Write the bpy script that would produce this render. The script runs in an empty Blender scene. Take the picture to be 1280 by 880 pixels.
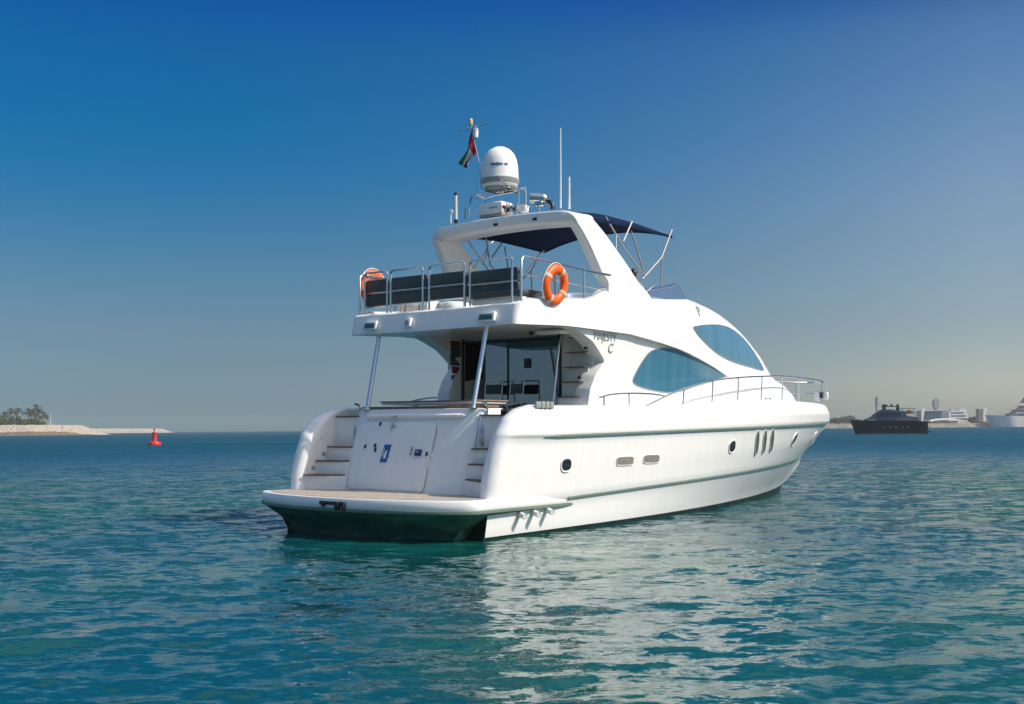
import bpy, bmesh, math, random
import numpy as np
from mathutils import Vector, Matrix
from mathutils.bvhtree import BVHTree

random.seed(7); rng = np.random.default_rng(7)
S = bpy.context.scene; COL = S.collection
rad = math.radians

# ------------------------------------------------------------------ camera
F, H, CX, CY, ROLL = 1460.0, 1.871, 640.0, 535.3, 0.0083
cam_d = bpy.data.cameras.new("camera"); cam = bpy.data.objects.new("camera", cam_d); COL.objects.link(cam)
cam_d.sensor_width = 36.0; cam_d.lens = F / 1280 * 36; cam_d.shift_y = (CY - 440) / 1280
cam_d.clip_start = 0.1; cam_d.clip_end = 30000
TILT = Matrix.Translation((0, 0, H)) @ Matrix.Rotation(ROLL, 4, 'Y') @ Matrix.Translation((0, 0, -H))
cam.matrix_world = TILT @ Matrix.Translation((0, 0, H)) @ Matrix.Rotation(rad(90), 4, 'X')
S.camera = cam

# the yacht lies with her stern towards the viewer, heading away to the right
TH = rad(38.43)
BOAT = TILT @ Matrix.Translation((-2.40, 21.02, 0)) @ Matrix.Rotation(rad(90) - TH, 4, 'Z')

# ------------------------------------------------------------------ light
SUN_B = Vector((math.cos(rad(44)) * math.cos(rad(69)), -math.cos(rad(44)) * math.sin(rad(69)), math.sin(rad(44))))
SUN = (Matrix.Rotation(rad(90) - TH, 3, 'Z') @ SUN_B).normalized()
sl = bpy.data.lights.new("sun", 'SUN'); sl.energy = 4.7; sl.angle = rad(0.53); sl.color = (1.0, 0.94, 0.83)
so = bpy.data.objects.new("sun", sl); COL.objects.link(so)
so.rotation_euler = (-SUN).to_track_quat('-Z', 'Y').to_euler(); so.location = (60, -30, 80)

W = bpy.data.worlds.new("World"); S.world = W; W.use_nodes = True
nt = W.node_tree; nt.nodes.clear(); N = nt.nodes.new; LK = nt.links.new
wo = N('ShaderNodeOutputWorld'); bg = N('ShaderNodeBackground'); LK(bg.outputs[0], wo.inputs[0])
sky = N('ShaderNodeTexSky'); sky.sky_type = 'NISHITA'; sky.sun_disc = False
sky.sun_elevation = math.asin(SUN.z); sky.sun_rotation = math.atan2(SUN.x, SUN.y)
sky.air_density = 1.0; sky.dust_density = 1.2; sky.ozone_density = 3.0
# sky graded by height: hazy warm grey horizon, saturated blue, overhead brightened to fill shade
tc = N('ShaderNodeTexCoord'); sp = N('ShaderNodeSeparateXYZ'); LK(tc.outputs['Generated'], sp.inputs[0])
SKY_L = [(0, (0.322, 0.756, 1.093)), (0.02, (0.392, 0.646, 0.924)), (0.045, (0.394, 0.554, 0.765)), (0.075, (0.377, 0.515, 0.655)), (0.11, (0.321, 0.514, 0.647)), (0.15, (0.213, 0.505, 0.662)), (0.19, (0.1, 0.49, 0.713)), (0.23, (0.028, 0.484, 0.757)), (0.27, (0.01, 0.475, 0.798)), (0.31, (0.01, 0.446, 0.82)), (0.36, (0.01, 0.381, 0.937)), (0.48, (0.5, 0.65, 0.85)), (0.7, (3.6, 2.9, 2.1)), (1.0, (4.4, 3.5, 2.5))]
SKY_R = [(0, (1.262, 1.203, 1.147)), (0.02, (1.234, 1.232, 1.242)), (0.045, (1.048, 1.022, 1.035)), (0.075, (0.848, 0.857, 0.876)), (0.11, (0.818, 0.838, 0.84)), (0.15, (0.814, 0.844, 0.848)), (0.19, (0.786, 0.857, 0.895)), (0.23, (0.676, 0.815, 0.901)), (0.27, (0.548, 0.748, 0.896)), (0.31, (0.398, 0.64, 0.856)), (0.36, (0.107, 0.319, 0.665)), (0.48, (0.6, 0.72, 0.9)), (0.7, (3.6, 2.9, 2.1)), (1.0, (4.4, 3.5, 2.5))]
def sky_ramp(stops):
    rm = N('ShaderNodeValToRGB'); LK(sp.outputs['Z'], rm.inputs[0]); er = rm.color_ramp; er.interpolation = 'CARDINAL'
    for i, (p, c) in enumerate(stops):
        e = er.elements[i] if i < 2 else er.elements.new(p)
        e.position = p; e.color = (*[q / 5 for q in c], 1)
    return rm
rl, rr_ = sky_ramp(SKY_L), sky_ramp(SKY_R)
# the hazier, paler side of the sky lies towards the sun's bearing
dv = N('ShaderNodeVectorMath'); dv.operation = 'MULTIPLY'; dv.inputs[1].default_value = (1, 1, 0); LK(tc.outputs['Generated'], dv.inputs[0])
nv_ = N('ShaderNodeVectorMath'); nv_.operation = 'NORMALIZE'; LK(dv.outputs[0], nv_.inputs[0])
dt = N('ShaderNodeVectorMath'); dt.operation = 'DOT_PRODUCT'; sh_ = Vector((SUN.x, SUN.y, 0)).normalized(); dt.inputs[1].default_value = sh_; LK(nv_.outputs[0], dt.inputs[0])
AZL, AZR = Vector((math.sin(rad(-22)), math.cos(rad(-22)), 0)).dot(sh_), Vector((math.sin(rad(22)), math.cos(rad(22)), 0)).dot(sh_)
mr_ = N('ShaderNodeMapRange'); mr_.inputs['From Min'].default_value = AZL; mr_.inputs['From Max'].default_value = AZR; LK(dt.outputs['Value'], mr_.inputs['Value'])
mxs = N('ShaderNodeMix'); mxs.data_type = 'RGBA'; pw_ = N('ShaderNodeMath'); pw_.operation = 'POWER'; pw_.inputs[1].default_value = 2.2; LK(mr_.outputs[0], pw_.inputs[0]); LK(pw_.outputs[0], mxs.inputs['Factor']); LK(rl.outputs[0], mxs.inputs['A']); LK(rr_.outputs[0], mxs.inputs['B'])
mul = N('ShaderNodeMix'); mul.data_type = 'RGBA'; mul.blend_type = 'MULTIPLY'; mul.inputs['Factor'].default_value = 1
LK(sky.outputs[0], mul.inputs['A']); LK(mxs.outputs['Result'], mul.inputs['B'])
sc5 = N('ShaderNodeVectorMath'); sc5.operation = 'SCALE'; sc5.inputs['Scale'].default_value = 5.0; LK(mul.outputs['Result'], sc5.inputs[0]); LK(sc5.outputs[0], bg.inputs['Color']); bg.inputs['Strength'].default_value = 0.11
S.view_settings.view_transform = 'Standard'; S.view_settings.look = 'None'
S.view_settings.exposure = 0.0; S.view_settings.gamma = 1.0; S.view_settings.use_curve_mapping = False
S.cycles.max_bounces = 8; S.cycles.sample_clamp_indirect = 6

# ------------------------------------------------------------------ helpers
def tag(o, label=None, cat=None, group=None, kind=None):
    if label: o['label'] = label
    if cat: o['category'] = cat
    if group: o['group'] = group
    if kind: o['kind'] = kind
    return o

def empty(name, mat, label, cat, group=None):
    o = bpy.data.objects.new(name, None); COL.objects.link(o); o.empty_display_size = 0.3
    o.matrix_world = mat
    return tag(o, label, cat, group)

class MB:
    """collects faces; build() links them as one mesh object"""
    def __init__(s): s.v = []; s.f = []; s.m = []; s.mi = 0
    def add(s, vs, fs):
        b = len(s.v); s.v += [tuple(map(float, v)) for v in vs]; s.f += [tuple(b + i for i in f) for f in fs]; s.m += [s.mi] * len(fs)
        return b
    def grid(s, rows, cu=False, cv=False):
        n, m = len(rows), len(rows[0]); vs = [p for r in rows for p in r]; fs = []
        for i in range(n - (0 if cv else 1)):
            for j in range(m - (0 if cu else 1)):
                i2, j2 = (i + 1) % n, (j + 1) % m
                fs.append((i * m + j, i * m + j2, i2 * m + j2, i2 * m + j))
        return s.add(vs, fs)
    def box(s, c, d, R=None, bev=0.0):
        x, y, z = (q / 2 for q in d); P = []
        if bev <= 0:
            P = [Vector((a * x, b * y, e * z)) for e in (-1, 1) for b in (-1, 1) for a in (-1, 1)]
            Fc = [(0, 2, 3, 1), (4, 5, 7, 6), (0, 1, 5, 4), (2, 6, 7, 3), (0, 4, 6, 2), (1, 3, 7, 5)]
        else:
            bm = bmesh.new(); bmesh.ops.create_cube(bm, size=1)
            for v in bm.verts: v.co = Vector((v.co.x * 2 * x, v.co.y * 2 * y, v.co.z * 2 * z))
            bmesh.ops.bevel(bm, geom=bm.edges[:], offset=min(bev, 0.49 * min(d)), segments=2, affect='EDGES', profile=0.5)
            bm.verts.index_update(); P = [v.co.copy() for v in bm.verts]; Fc = [tuple(v.index for v in f.verts) for f in bm.faces]; bm.free()
        if R is not None: P = [R @ p for p in P]
        return s.add([p + Vector(c) for p in P], Fc)
    def tube(s, pts, r, n=8, closed=False, caps=True, smooth=0):
        pts = [Vector(p) for p in pts]
        if smooth: pts = spline(pts, smooth, closed)
        k = len(pts); rs = r if isinstance(r, (list, tuple)) else [r] * k
        rows = []; up = Vector((0.13, 0.21, 1)).normalized(); prev = None
        for i, p in enumerate(pts):
            a = pts[(i - 1) % k] if (closed or i > 0) else p; b = pts[(i + 1) % k] if (closed or i < k - 1) else p
            t = (b - a).normalized()
            u = (prev - t * prev.dot(t)) if prev else t.cross(up)
            if u.length < 1e-5: u = t.cross(Vector((1, 0.1, 0)))
            u.normalize(); prev = u; w = t.cross(u)
            rows.append([p + (u * math.cos(2 * math.pi * j / n) + w * math.sin(2 * math.pi * j / n)) * rs[i] for j in range(n)])
        b0 = s.grid(rows, cu=True, cv=closed)
        if caps and not closed:
            s.f.append(tuple(b0 + j for j in range(n))[::-1]); s.f.append(tuple(b0 + (k - 1) * n + j for j in range(n))); s.m += [s.mi] * 2
        return s
    def lathe(s, c, prof, n=24, axis=Vector((0, 0, 1)), flat=1.0):
        q = Vector((0, 0, 1)).rotation_difference(Vector(axis)); c = Vector(c)
        rows = [[c + q @ Vector((r * math.cos(2 * math.pi * j / n), r * flat * math.sin(2 * math.pi * j / n), h)) for j in range(n)] for r, h in prof]
        s.grid(rows, cu=True); return s
    def prism(s, poly, off):
        """poly: list of 3-d points (one face), off: extrusion vector"""
        n = len(poly); off = Vector(off); P = [Vector(p) for p in poly]
        fs = [tuple(range(n)), tuple(range(2 * n - 1, n - 1, -1))] + [(i, (i + 1) % n, n + (i + 1) % n, n + i) for i in range(n)]
        return s.add(P + [p + off for p in P], fs)
    def mirror(s):
        o = MB(); o.v = [(x, -y, z) for x, y, z in s.v]; o.f = [tuple(reversed(f)) for f in s.f]; o.m = list(s.m); return o
    def both(s):
        o = s.mirror(); b = len(s.v); s.v += o.v; s.f += [tuple(b + i for i in f) for f in o.f]; s.m += o.m; return s
    def mesh(s, name, mats, sharp=35, fixn=True):
        me = bpy.data.meshes.new(name); me.from_pydata(s.v, [], s.f)
        for m in (mats if isinstance(mats, (list, tuple)) else [mats]): me.materials.append(m)
        me.polygons.foreach_set('material_index', s.m)
        if fixn:
            bm = bmesh.new(); bm.from_mesh(me); bmesh.ops.remove_doubles(bm, verts=bm.verts, dist=1e-5)
            bmesh.ops.recalc_face_normals(bm, faces=bm.faces); bm.to_mesh(me); bm.free()
        me.polygons.foreach_set('use_smooth', [True] * len(me.polygons))
        if sharp is not None: me.set_sharp_from_angle(angle=rad(sharp))
        me.update(); return me
    def build(s, name, mats, parent=None, sharp=35, mat=None, fixn=True):
        o = bpy.data.objects.new(name, s.mesh(name, mats, sharp, fixn)); COL.objects.link(o)
        if parent: o.parent = parent
        if mat is not None: o.matrix_world = mat
        return o
    def bvh(s): return BVHTree.FromPolygons([Vector(v) for v in s.v], s.f)

def spline(pts, n, closed=False):
    out = []; k = len(pts)
    for i in range(k if closed else k - 1):
        g = lambda j: pts[j % k] if closed else pts[max(0, min(k - 1, j))]
        a, b, c, d = g(i - 1), g(i), g(i + 1), g(i + 2)
        for q in range(n):
            t = q / n
            out.append(0.5 * ((2 * b) + (c - a) * t + (2 * a - 5 * b + 4 * c - d) * t * t + (3 * b - a - 3 * c + d) * t ** 3))
    if not closed: out.append(pts[-1])
    return out

def itp(x, tab):
    return float(np.interp(x, [t[0] for t in tab], [t[1] for t in tab]))

# measured points: a sight line met with a plane of the yacht (x forward, y to port, z up)
_c = Vector((-2.40, 21.02)); _h = Vector((math.sin(TH), math.cos(TH))); _p = Vector((-_h.y, _h.x))
def Y(px, py, y):
    k = (px - CX) / F; x = (k * (_c.y + _p.y * y) - _c.x - _p.x * y) / (_h.x - k * _h.y)
    return Vector((x, y, H + (CY - py) * (_c.y + _h.y * x + _p.y * y) / F))
def X(px, py, x):
    k = (px - CX) / F; y = (k * (_c.y + _h.y * x) - _c.x - _h.x * x) / (_p.x - k * _p.y)
    return Vector((x, y, H + (CY - py) * (_c.y + _h.y * x + _p.y * y) / F))
_o = Vector((-_c.dot(_h), -_c.dot(_p), H))
def ray(bvh, px, py):
    d2 = Vector(((px - CX) / F, 1.0)); d = Vector((d2.dot(_h), d2.dot(_p), (CY - py) / F)).normalized()
    return bvh.ray_cast(_o, d)[:2]
def fly(p): return (p[0], -p[1], p[2])

# ------------------------------------------------------------------ materials
def mat(name, col, rough=0.5, metal=0.0, spec=0.5, var=0.0, scale=3.0, bump=0.0, coat=0.0, stretch=None, alpha=None):
    m = bpy.data.materials.new(name); m.use_nodes = True; t = m.node_tree; b = t.nodes['Principled BSDF']
    b.inputs['Base Color'].default_value = (*col, 1); b.inputs['Roughness'].default_value = rough
    b.inputs['Metallic'].default_value = metal; b.inputs['Specular IOR Level'].default_value = spec
    b.inputs['Coat Weight'].default_value = coat; b.inputs['Coat Roughness'].default_value = 0.06
    if var or bump:
        tc = t.nodes.new('ShaderNodeTexCoord'); mp = t.nodes.new('ShaderNodeMapping'); t.links.new(tc.outputs['Object'], mp.inputs[0])
        if stretch: mp.inputs['Scale'].default_value = stretch
        nz = t.nodes.new('ShaderNodeTexNoise'); nz.inputs['Scale'].default_value = scale; nz.inputs['Detail'].default_value = 6
        t.links.new(mp.outputs[0], nz.inputs['Vector'])
        if var:
            r = t.nodes.new('ShaderNodeValToRGB'); r.color_ramp.elements[0].position = 0.3; r.color_ramp.elements[1].position = 0.7
            r.color_ramp.elements[0].color = (*[max(0, c * (1 - var)) for c in col], 1); r.color_ramp.elements[1].color = (*[min(1, c * (1 + var)) for c in col], 1)
            t.links.new(nz.outputs['Fac'], r.inputs[0]); t.links.new(r.outputs[0], b.inputs['Base Color'])
        if bump:
            bp = t.nodes.new('ShaderNodeBump'); bp.inputs['Strength'].default_value = bump; bp.inputs['Distance'].default_value = 0.02
            t.links.new(nz.outputs['Fac'], bp.inputs['Height']); t.links.new(bp.outputs[0], b.inputs['Normal'])
    return m

def gelcoat():
    m = mat('gelcoat', (0.80, 0.80, 0.79), 0.3, coat=0.35); t = m.node_tree; b = t.nodes['Principled BSDF']
    tc = t.nodes.new('ShaderNodeTexCoord'); mp = t.nodes.new('ShaderNodeMapping'); mp.inputs['Scale'].default_value = (2.2, 2.2, 0.16)
    nz = t.nodes.new('ShaderNodeTexNoise'); nz.inputs['Scale'].default_value = 3.5; nz.inputs['Detail'].default_value = 8; nz.inputs['Roughness'].default_value = 0.7
    n2 = t.nodes.new('ShaderNodeTexNoise'); n2.inputs['Scale'].default_value = 0.6; n2.inputs['Detail'].default_value = 3
    t.links.new(tc.outputs['Object'], mp.inputs[0]); t.links.new(mp.outputs[0], nz.inputs['Vector']); t.links.new(tc.outputs['Object'], n2.inputs['Vector'])
    r = t.nodes.new('ShaderNodeValToRGB'); r.color_ramp.elements[0].position = 0.28; r.color_ramp.elements[1].position = 0.6
    r.color_ramp.elements[0].color = (0.79, 0.78, 0.755, 1); r.color_ramp.elements[1].color = (0.83, 0.825, 0.805, 1)
    t.links.new(nz.outputs['Fac'], r.inputs[0]); t.links.new(r.outputs[0], b.inputs['Base Color'])
    mr = t.nodes.new('ShaderNodeMapRange'); mr.inputs['To Min'].default_value = 0.2; mr.inputs['To Max'].default_value = 0.42
    t.links.new(n2.outputs['Fac'], mr.inputs['Value']); t.links.new(mr.outputs[0], b.inputs['Roughness'])
    bp = t.nodes.new('ShaderNodeBump'); bp.inputs['Strength'].default_value = 0.06; bp.inputs['Distance'].default_value = 0.05
    t.links.new(n2.outputs['Fac'], bp.inputs['Height']); t.links.new(bp.outputs[0], b.inputs['Normal'])
    return m

def teak(name='teak', col=(0.30, 0.21, 0.14), pitch=0.055):
    m = mat(name, col, 0.7); t = m.node_tree; b = t.nodes['Principled BSDF']
    tc = t.nodes.new('ShaderNodeTexCoord'); mp = t.nodes.new('ShaderNodeMapping'); mp.inputs['Scale'].default_value = (1.2, 14, 1.2)
    nz = t.nodes.new('ShaderNodeTexNoise'); nz.inputs['Scale'].default_value = 4; nz.inputs['Detail'].default_value = 5
    t.links.new(tc.outputs['Object'], mp.inputs[0]); t.links.new(mp.outputs[0], nz.inputs['Vector'])
    sp = t.nodes.new('ShaderNodeSeparateXYZ'); t.links.new(tc.outputs['Object'], sp.inputs[0])
    d = t.nodes.new('ShaderNodeMath'); d.operation = 'DIVIDE'; d.inputs[1].default_value = pitch; t.links.new(sp.outputs['Y'], d.inputs[0])
    fr = t.nodes.new('ShaderNodeMath'); fr.operation = 'FRACT'; t.links.new(d.outputs[0], fr.inputs[0])
    lt = t.nodes.new('ShaderNodeMath'); lt.operation = 'LESS_THAN'; lt.inputs[1].default_value = 0.1; t.links.new(fr.outputs[0], lt.inputs[0])
    r = t.nodes.new('ShaderNodeValToRGB'); r.color_ramp.elements[0].color = (*[c * 0.75 for c in col], 1); r.color_ramp.elements[1].color = (*[c * 1.3 for c in col], 1)
    r.color_ramp.elements[0].position = 0.3; r.color_ramp.elements[1].position = 0.7
    t.links.new(nz.outputs['Fac'], r.inputs[0])
    mx = t.nodes.new('ShaderNodeMix'); mx.data_type = 'RGBA'; mx.inputs['B'].default_value = (0.05, 0.045, 0.04, 1)
    t.links.new(lt.outputs[0], mx.inputs['Factor']); t.links.new(r.outputs[0], mx.inputs['A']); t.links.new(mx.outputs['Result'], b.inputs['Base Color'])
    return m

def window_mat():
    # blue film glass with drawn curtains close behind it: soft vertical folds
    m = mat('tinted_window', (0.04, 0.14, 0.24), 0.05, spec=0.6, coat=0.3); t = m.node_tree; b = t.nodes['Principled BSDF']
    tc = t.nodes.new('ShaderNodeTexCoord'); mp = t.nodes.new('ShaderNodeMapping'); mp.inputs['Scale'].default_value = (2.3, 0.3, 0.06)
    nz = t.nodes.new('ShaderNodeTexNoise'); nz.inputs['Scale'].default_value = 1.7; nz.inputs['Detail'].default_value = 4; nz.inputs['Roughness'].default_value = 0.65
    t.links.new(tc.outputs['Object'], mp.inputs[0]); t.links.new(mp.outputs[0], nz.inputs['Vector'])
    r = t.nodes.new('ShaderNodeValToRGB'); r.color_ramp.elements[0].position = 0.35; r.color_ramp.elements[1].position = 0.72
    r.color_ramp.elements[0].color = (0.035, 0.135, 0.22, 1); r.color_ramp.elements[1].color = (0.065, 0.19, 0.28, 1)
    t.links.new(nz.outputs['Fac'], r.inputs[0]); t.links.new(r.outputs[0], b.inputs['Base Color'])
    return m

def glass_mat(name, col, rough=0.02, alpha=0.5):
    m = bpy.data.materials.new(name); m.use_nodes = True; t = m.node_tree; t.nodes.clear()
    o = t.nodes.new('ShaderNodeOutputMaterial'); a = t.nodes.new('ShaderNodeBsdfTransparent'); a.inputs[0].default_value = (*col, 1)
    g = t.nodes.new('ShaderNodeBsdfGlossy'); g.inputs['Roughness'].default_value = rough; g.inputs[0].default_value = (0.9, 0.95, 1, 1)
    mx = t.nodes.new('ShaderNodeMixShader'); mx.inputs[0].default_value = alpha
    t.links.new(a.outputs[0], mx.inputs[1]); t.links.new(g.outputs[0], mx.inputs[2]); t.links.new(mx.outputs[0], o.inputs[0])
    return m

M_GEL = gelcoat()
M_GELS = mat('gelcoat_satin', (0.74, 0.74, 0.72), 0.45, var=0.05, scale=2.0)
M_LEDGE_SHADE = mat('ledge_shade', (0.13, 0.19, 0.155), 0.5, var=0.12, scale=2.0, stretch=(1, 1, 3))  # shade under the ledges, greened by the sea, painted as a stripe colour
M_BOT = mat('antifouling', (0.045, 0.15, 0.10), 0.6, var=0.5, scale=2.5, stretch=(1, 1, 2.5))
M_TEAK = teak(); M_TEAKD = teak('teak_tread', (0.16, 0.11, 0.075))
M_STEEL = mat('stainless', (0.62, 0.62, 0.62), 0.24, metal=1.0)
M_ALU = mat('brushed_tube', (0.34, 0.34, 0.34), 0.55, metal=0.4, spec=.3)
M_CHROME = mat('blue_chrome', (0.72, 0.75, 0.78), 0.4, metal=1.0)
M_NAVY = mat('navy_canvas', (0.004, 0.013, 0.042), 0.9, spec=0.1, var=0.25, scale=6, bump=0.2)
M_CUSH = mat('charcoal_vinyl', (0.045, 0.055, 0.055), 0.45, var=0.15, scale=5)
M_BLACK = mat('black_plastic', (0.012, 0.012, 0.013), 0.4)
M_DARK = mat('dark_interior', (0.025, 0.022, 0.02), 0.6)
M_WIN = window_mat()
M_PANE = mat('dark_pane', (0.012, 0.016, 0.018), 0.03, spec=0.7)
M_DOORG = glass_mat('door_glass', (0.45, 0.52, 0.52), 0.01, 0.24)
M_SCREEN = glass_mat('blue_screen', (0.78, 0.81, 0.90), 0.03, 0.12)
M_WHITE = mat('white_paint', (0.80, 0.80, 0.78), 0.4)
M_CREAM = mat('cream_plastic', (0.62, 0.62, 0.55), 0.45, var=0.06)
M_GREY = mat('grey_plastic', (0.30, 0.31, 0.30), 0.5, var=0.1)
M_ORANGE = mat('orange_foam', (0.88, 0.13, 0.006), 0.45, var=0.1, scale=5)
M_REFL = mat('reflective_band', (0.66, 0.56, 0.48), 0.35)
M_RED = mat('red_paint', (0.55, 0.018, 0.022), 0.4, var=0.15)
M_BLUE = mat('blue_plate', (0.025, 0.11, 0.34), 0.35)
M_LAMPG = mat('lamp_glass', (0.06, 0.12, 0.10), 0.08, spec=0.8)
M_LETTER = mat('silver_letter', (0.46, 0.48, 0.45), 0.35, metal=0.5)
M_FLAGR = mat('flag_red', (0.50, 0.02, 0.025), 0.8); M_FLAGG = mat('flag_green', (0.01, 0.14, 0.06), 0.8)
M_FLAGW = mat('flag_white', (0.75, 0.75, 0.74), 0.8); M_FLAGB = mat('flag_black', (0.012, 0.012, 0.014), 0.8)
M_SKIN = mat('skin', (0.35, 0.19, 0.12), 0.55); M_HAIR = mat('black_hair', (0.012, 0.010, 0.009), 0.5)
M_SHIRT = mat('white_cotton', (0.78, 0.77, 0.78), 0.85, bump=0.1, scale=12); M_TROUS = mat('dark_cloth', (0.03, 0.03, 0.05), 0.85)

# ================================================================== water
def build_water():
    def axis_y():
        ys = [-60, -30, -15, -8, -4, -1, 1.0]
        y = 2.0
        while y < 2600: ys.append(y); y += max(0.055, 0.0072 * y)
        return np.array(ys)
    xs = [0.0]; x = 0.0
    while x < 2600:
        x += 0.075 if x < 9 else 0.075 + (x - 9) * 0.022
        xs.append(x)
    xs = np.array([-q for q in xs[:0:-1]] + xs); ys = axis_y()
    gx, gy = np.meshgrid(xs, ys); dx = np.gradient(xs)[None, :] + 0 * gx; dy = np.gradient(ys)[:, None] + 0 * gx
    z = np.zeros_like(gx); ox = np.zeros_like(gx); oy = np.zeros_like(gx)
    r = np.random.default_rng(11)
    # slow swells modulate how ruffled the surface is
    mod = 1 + 0.30 * np.sin(gx * 0.21 + gy * 0.13 + 1.0) * np.sin(gy * 0.31 - gx * 0.05) + 0.2 * np.sin(gx * 0.08 - gy * 0.17 + 2)
    for i in range(76):
        lam = 0.32 * (5.5 / 0.32) ** r.random(); k = 2 * math.pi / lam
        th = rad(-62) + r.normal(0, rad(38)); kx, ky = k * math.cos(th), k * math.sin(th)
        a = 0.0021 * lam ** 0.75 * (0.5 + r.random()) * (0.62 if lam > 1.3 else 1.0)
        step = np.maximum(np.abs(kx) * dx, np.abs(ky) * dy) / math.pi      # 1 = Nyquist
        fade = np.clip(1.6 - 2.4 * step, 0, 1)
        ph = kx * gx + ky * gy + r.random() * 6.283
        m = mod if lam < 1.6 else 1.0
        z += a * fade * m * np.sin(ph); ox -= 0.55 * a * fade * math.cos(th) * np.cos(ph); oy -= 0.55 * a * fade * math.sin(th) * np.cos(ph)
    dist = np.sqrt(gx ** 2 + gy ** 2); z *= np.clip(1.2 - dist / 700, 0, 1)
    v = np.stack([gx + ox, gy + oy, z], -1).reshape(-1, 3).astype(np.float32)
    n, mcols = gx.shape
    idx = np.arange(n * mcols).reshape(n, mcols)
    q = np.stack([idx[:-1, :-1], idx[:-1, 1:], idx[1:, 1:], idx[1:, :-1]], -1).reshape(-1, 4)
    me = bpy.data.meshes.new('water'); me.vertices.add(len(v)); me.vertices.foreach_set('co', v.ravel())
    me.loops.add(q.size); me.loops.foreach_set('vertex_index', q.ravel().astype(np.int32))
    me.polygons.add(len(q)); me.polygons.foreach_set('loop_start', np.arange(0, q.size, 4, dtype=np.int32)); me.polygons.foreach_set('loop_total', np.full(len(q), 4, dtype=np.int32))
    me.polygons.foreach_set('use_smooth', np.ones(len(q), dtype=bool)); me.update(calc_edges=True); me.validate()
    o = bpy.data.objects.new('water', me); COL.objects.link(o); tag(o, kind='structure')
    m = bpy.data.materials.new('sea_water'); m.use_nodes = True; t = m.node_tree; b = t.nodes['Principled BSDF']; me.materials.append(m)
    L = t.links.new; nn = t.nodes.new
    b.inputs['IOR'].default_value = 1.333; b.inputs['Roughness'].default_value = 0.05; b.inputs['Specular IOR Level'].default_value = 0.5
    tc = nn('ShaderNodeTexCoord')
    big = nn('ShaderNodeTexNoise'); big.inputs['Scale'].default_value = 0.09; big.inputs['Detail'].default_value = 4; L(tc.outputs['Object'], big.inputs['Vector'])
    cr = nn('ShaderNodeValToRGB'); cr.color_ramp.elements[0].position = 0.36; cr.color_ramp.elements[1].position = 0.66
    cr.color_ramp.elements[0].color = (*WATER_A, 1); cr.color_ramp.elements[1].color = (*WATER_B, 1)
    L(big.outputs['Fac'], cr.inputs[0])
    # shallow greener water close in, deep blue farther off
    dd = nn('ShaderNodeVectorMath'); dd.operation = 'DISTANCE'; dd.inputs[1].default_value = (3, 8, 0); L(tc.outputs['Object'], dd.inputs[0])
    dm = nn('ShaderNodeMapRange'); dm.interpolation_type = 'SMOOTHSTEP'; dm.inputs['From Min'].default_value = 9; dm.inputs['From Max'].default_value = 75; L(dd.outputs['Value'], dm.inputs['Value'])
    wx = nn('ShaderNodeMapping'); wx.inputs['Scale'].default_value = (.011, .035, 1); L(tc.outputs['Object'], wx.inputs[0])
    wn = nn('ShaderNodeTexNoise'); wn.inputs['Scale'].default_value = 1.0; wn.inputs['Detail'].default_value = 6; wn.inputs['Roughness'].default_value = .7; L(wx.outputs[0], wn.inputs['Vector'])
    wr = nn('ShaderNodeValToRGB'); wr.color_ramp.elements[0].position = .38; wr.color_ramp.elements[1].position = .64
    wr.color_ramp.elements[0].color = (*WATER_C, 1); wr.color_ramp.elements[1].color = (*WATER_D, 1); L(wn.outputs['Fac'], wr.inputs[0])
    wm = nn('ShaderNodeMix'); wm.data_type = 'RGBA'; L(dm.outputs[0], wm.inputs['Factor']); L(cr.outputs[0], wm.inputs['A']); L(wr.outputs[0], wm.inputs['B']); L(wm.outputs['Result'], b.inputs['Base Color'])
    mp = nn('ShaderNodeMapping'); mp.inputs['Rotation'].default_value = (0, 0, rad(28)); mp.inputs['Scale'].default_value = (1, 1.7, 1); L(tc.outputs['Object'], mp.inputs[0])
    n1 = nn('ShaderNodeTexNoise'); n1.inputs['Scale'].default_value = 5.5; n1.inputs['Detail'].default_value = 4; n1.inputs['Roughness'].default_value = 0.62; L(mp.outputs[0], n1.inputs['Vector'])
    n2 = nn('ShaderNodeTexNoise'); n2.inputs['Scale'].default_value = 1.7; n2.inputs['Detail'].default_value = 3; L(mp.outputs[0], n2.inputs['Vector'])
    pat = nn('ShaderNodeTexNoise'); pat.inputs['Scale'].default_value = 0.05; pat.inputs['Detail'].default_value = 3
    mp2 = nn('ShaderNodeMapping'); mp2.inputs['Scale'].default_value = (0.45, 1.3, 1); L(tc.outputs['Object'], mp2.inputs[0]); L(mp2.outputs[0], pat.inputs['Vector'])
    pr = nn('ShaderNodeMapRange'); pr.inputs['From Min'].default_value = 0.35; pr.inputs['From Max'].default_value = 0.65; pr.inputs['To Min'].default_value = 0.25; pr.inputs['To Max'].default_value = 0.85
    L(pat.outputs['Fac'], pr.inputs['Value'])
    # smoother, glossier patch placed where the hull's reflection falls; rougher, duller water outside
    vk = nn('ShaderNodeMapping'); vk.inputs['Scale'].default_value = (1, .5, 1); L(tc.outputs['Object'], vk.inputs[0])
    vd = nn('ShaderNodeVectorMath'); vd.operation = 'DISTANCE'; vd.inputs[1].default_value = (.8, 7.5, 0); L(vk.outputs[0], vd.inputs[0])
    dr = nn('ShaderNodeMapRange'); dr.inputs['From Min'].default_value = 2; dr.inputs['From Max'].default_value = 15; dr.inputs['To Min'].default_value = NEAR_R; dr.inputs['To Max'].default_value = FAR_R
    L(vd.outputs['Value'], dr.inputs['Value'])
    ml = nn('ShaderNodeMath'); ml.operation = 'MULTIPLY'; L(dr.outputs[0], ml.inputs[0]); L(pr.outputs[0], ml.inputs[1])
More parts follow.
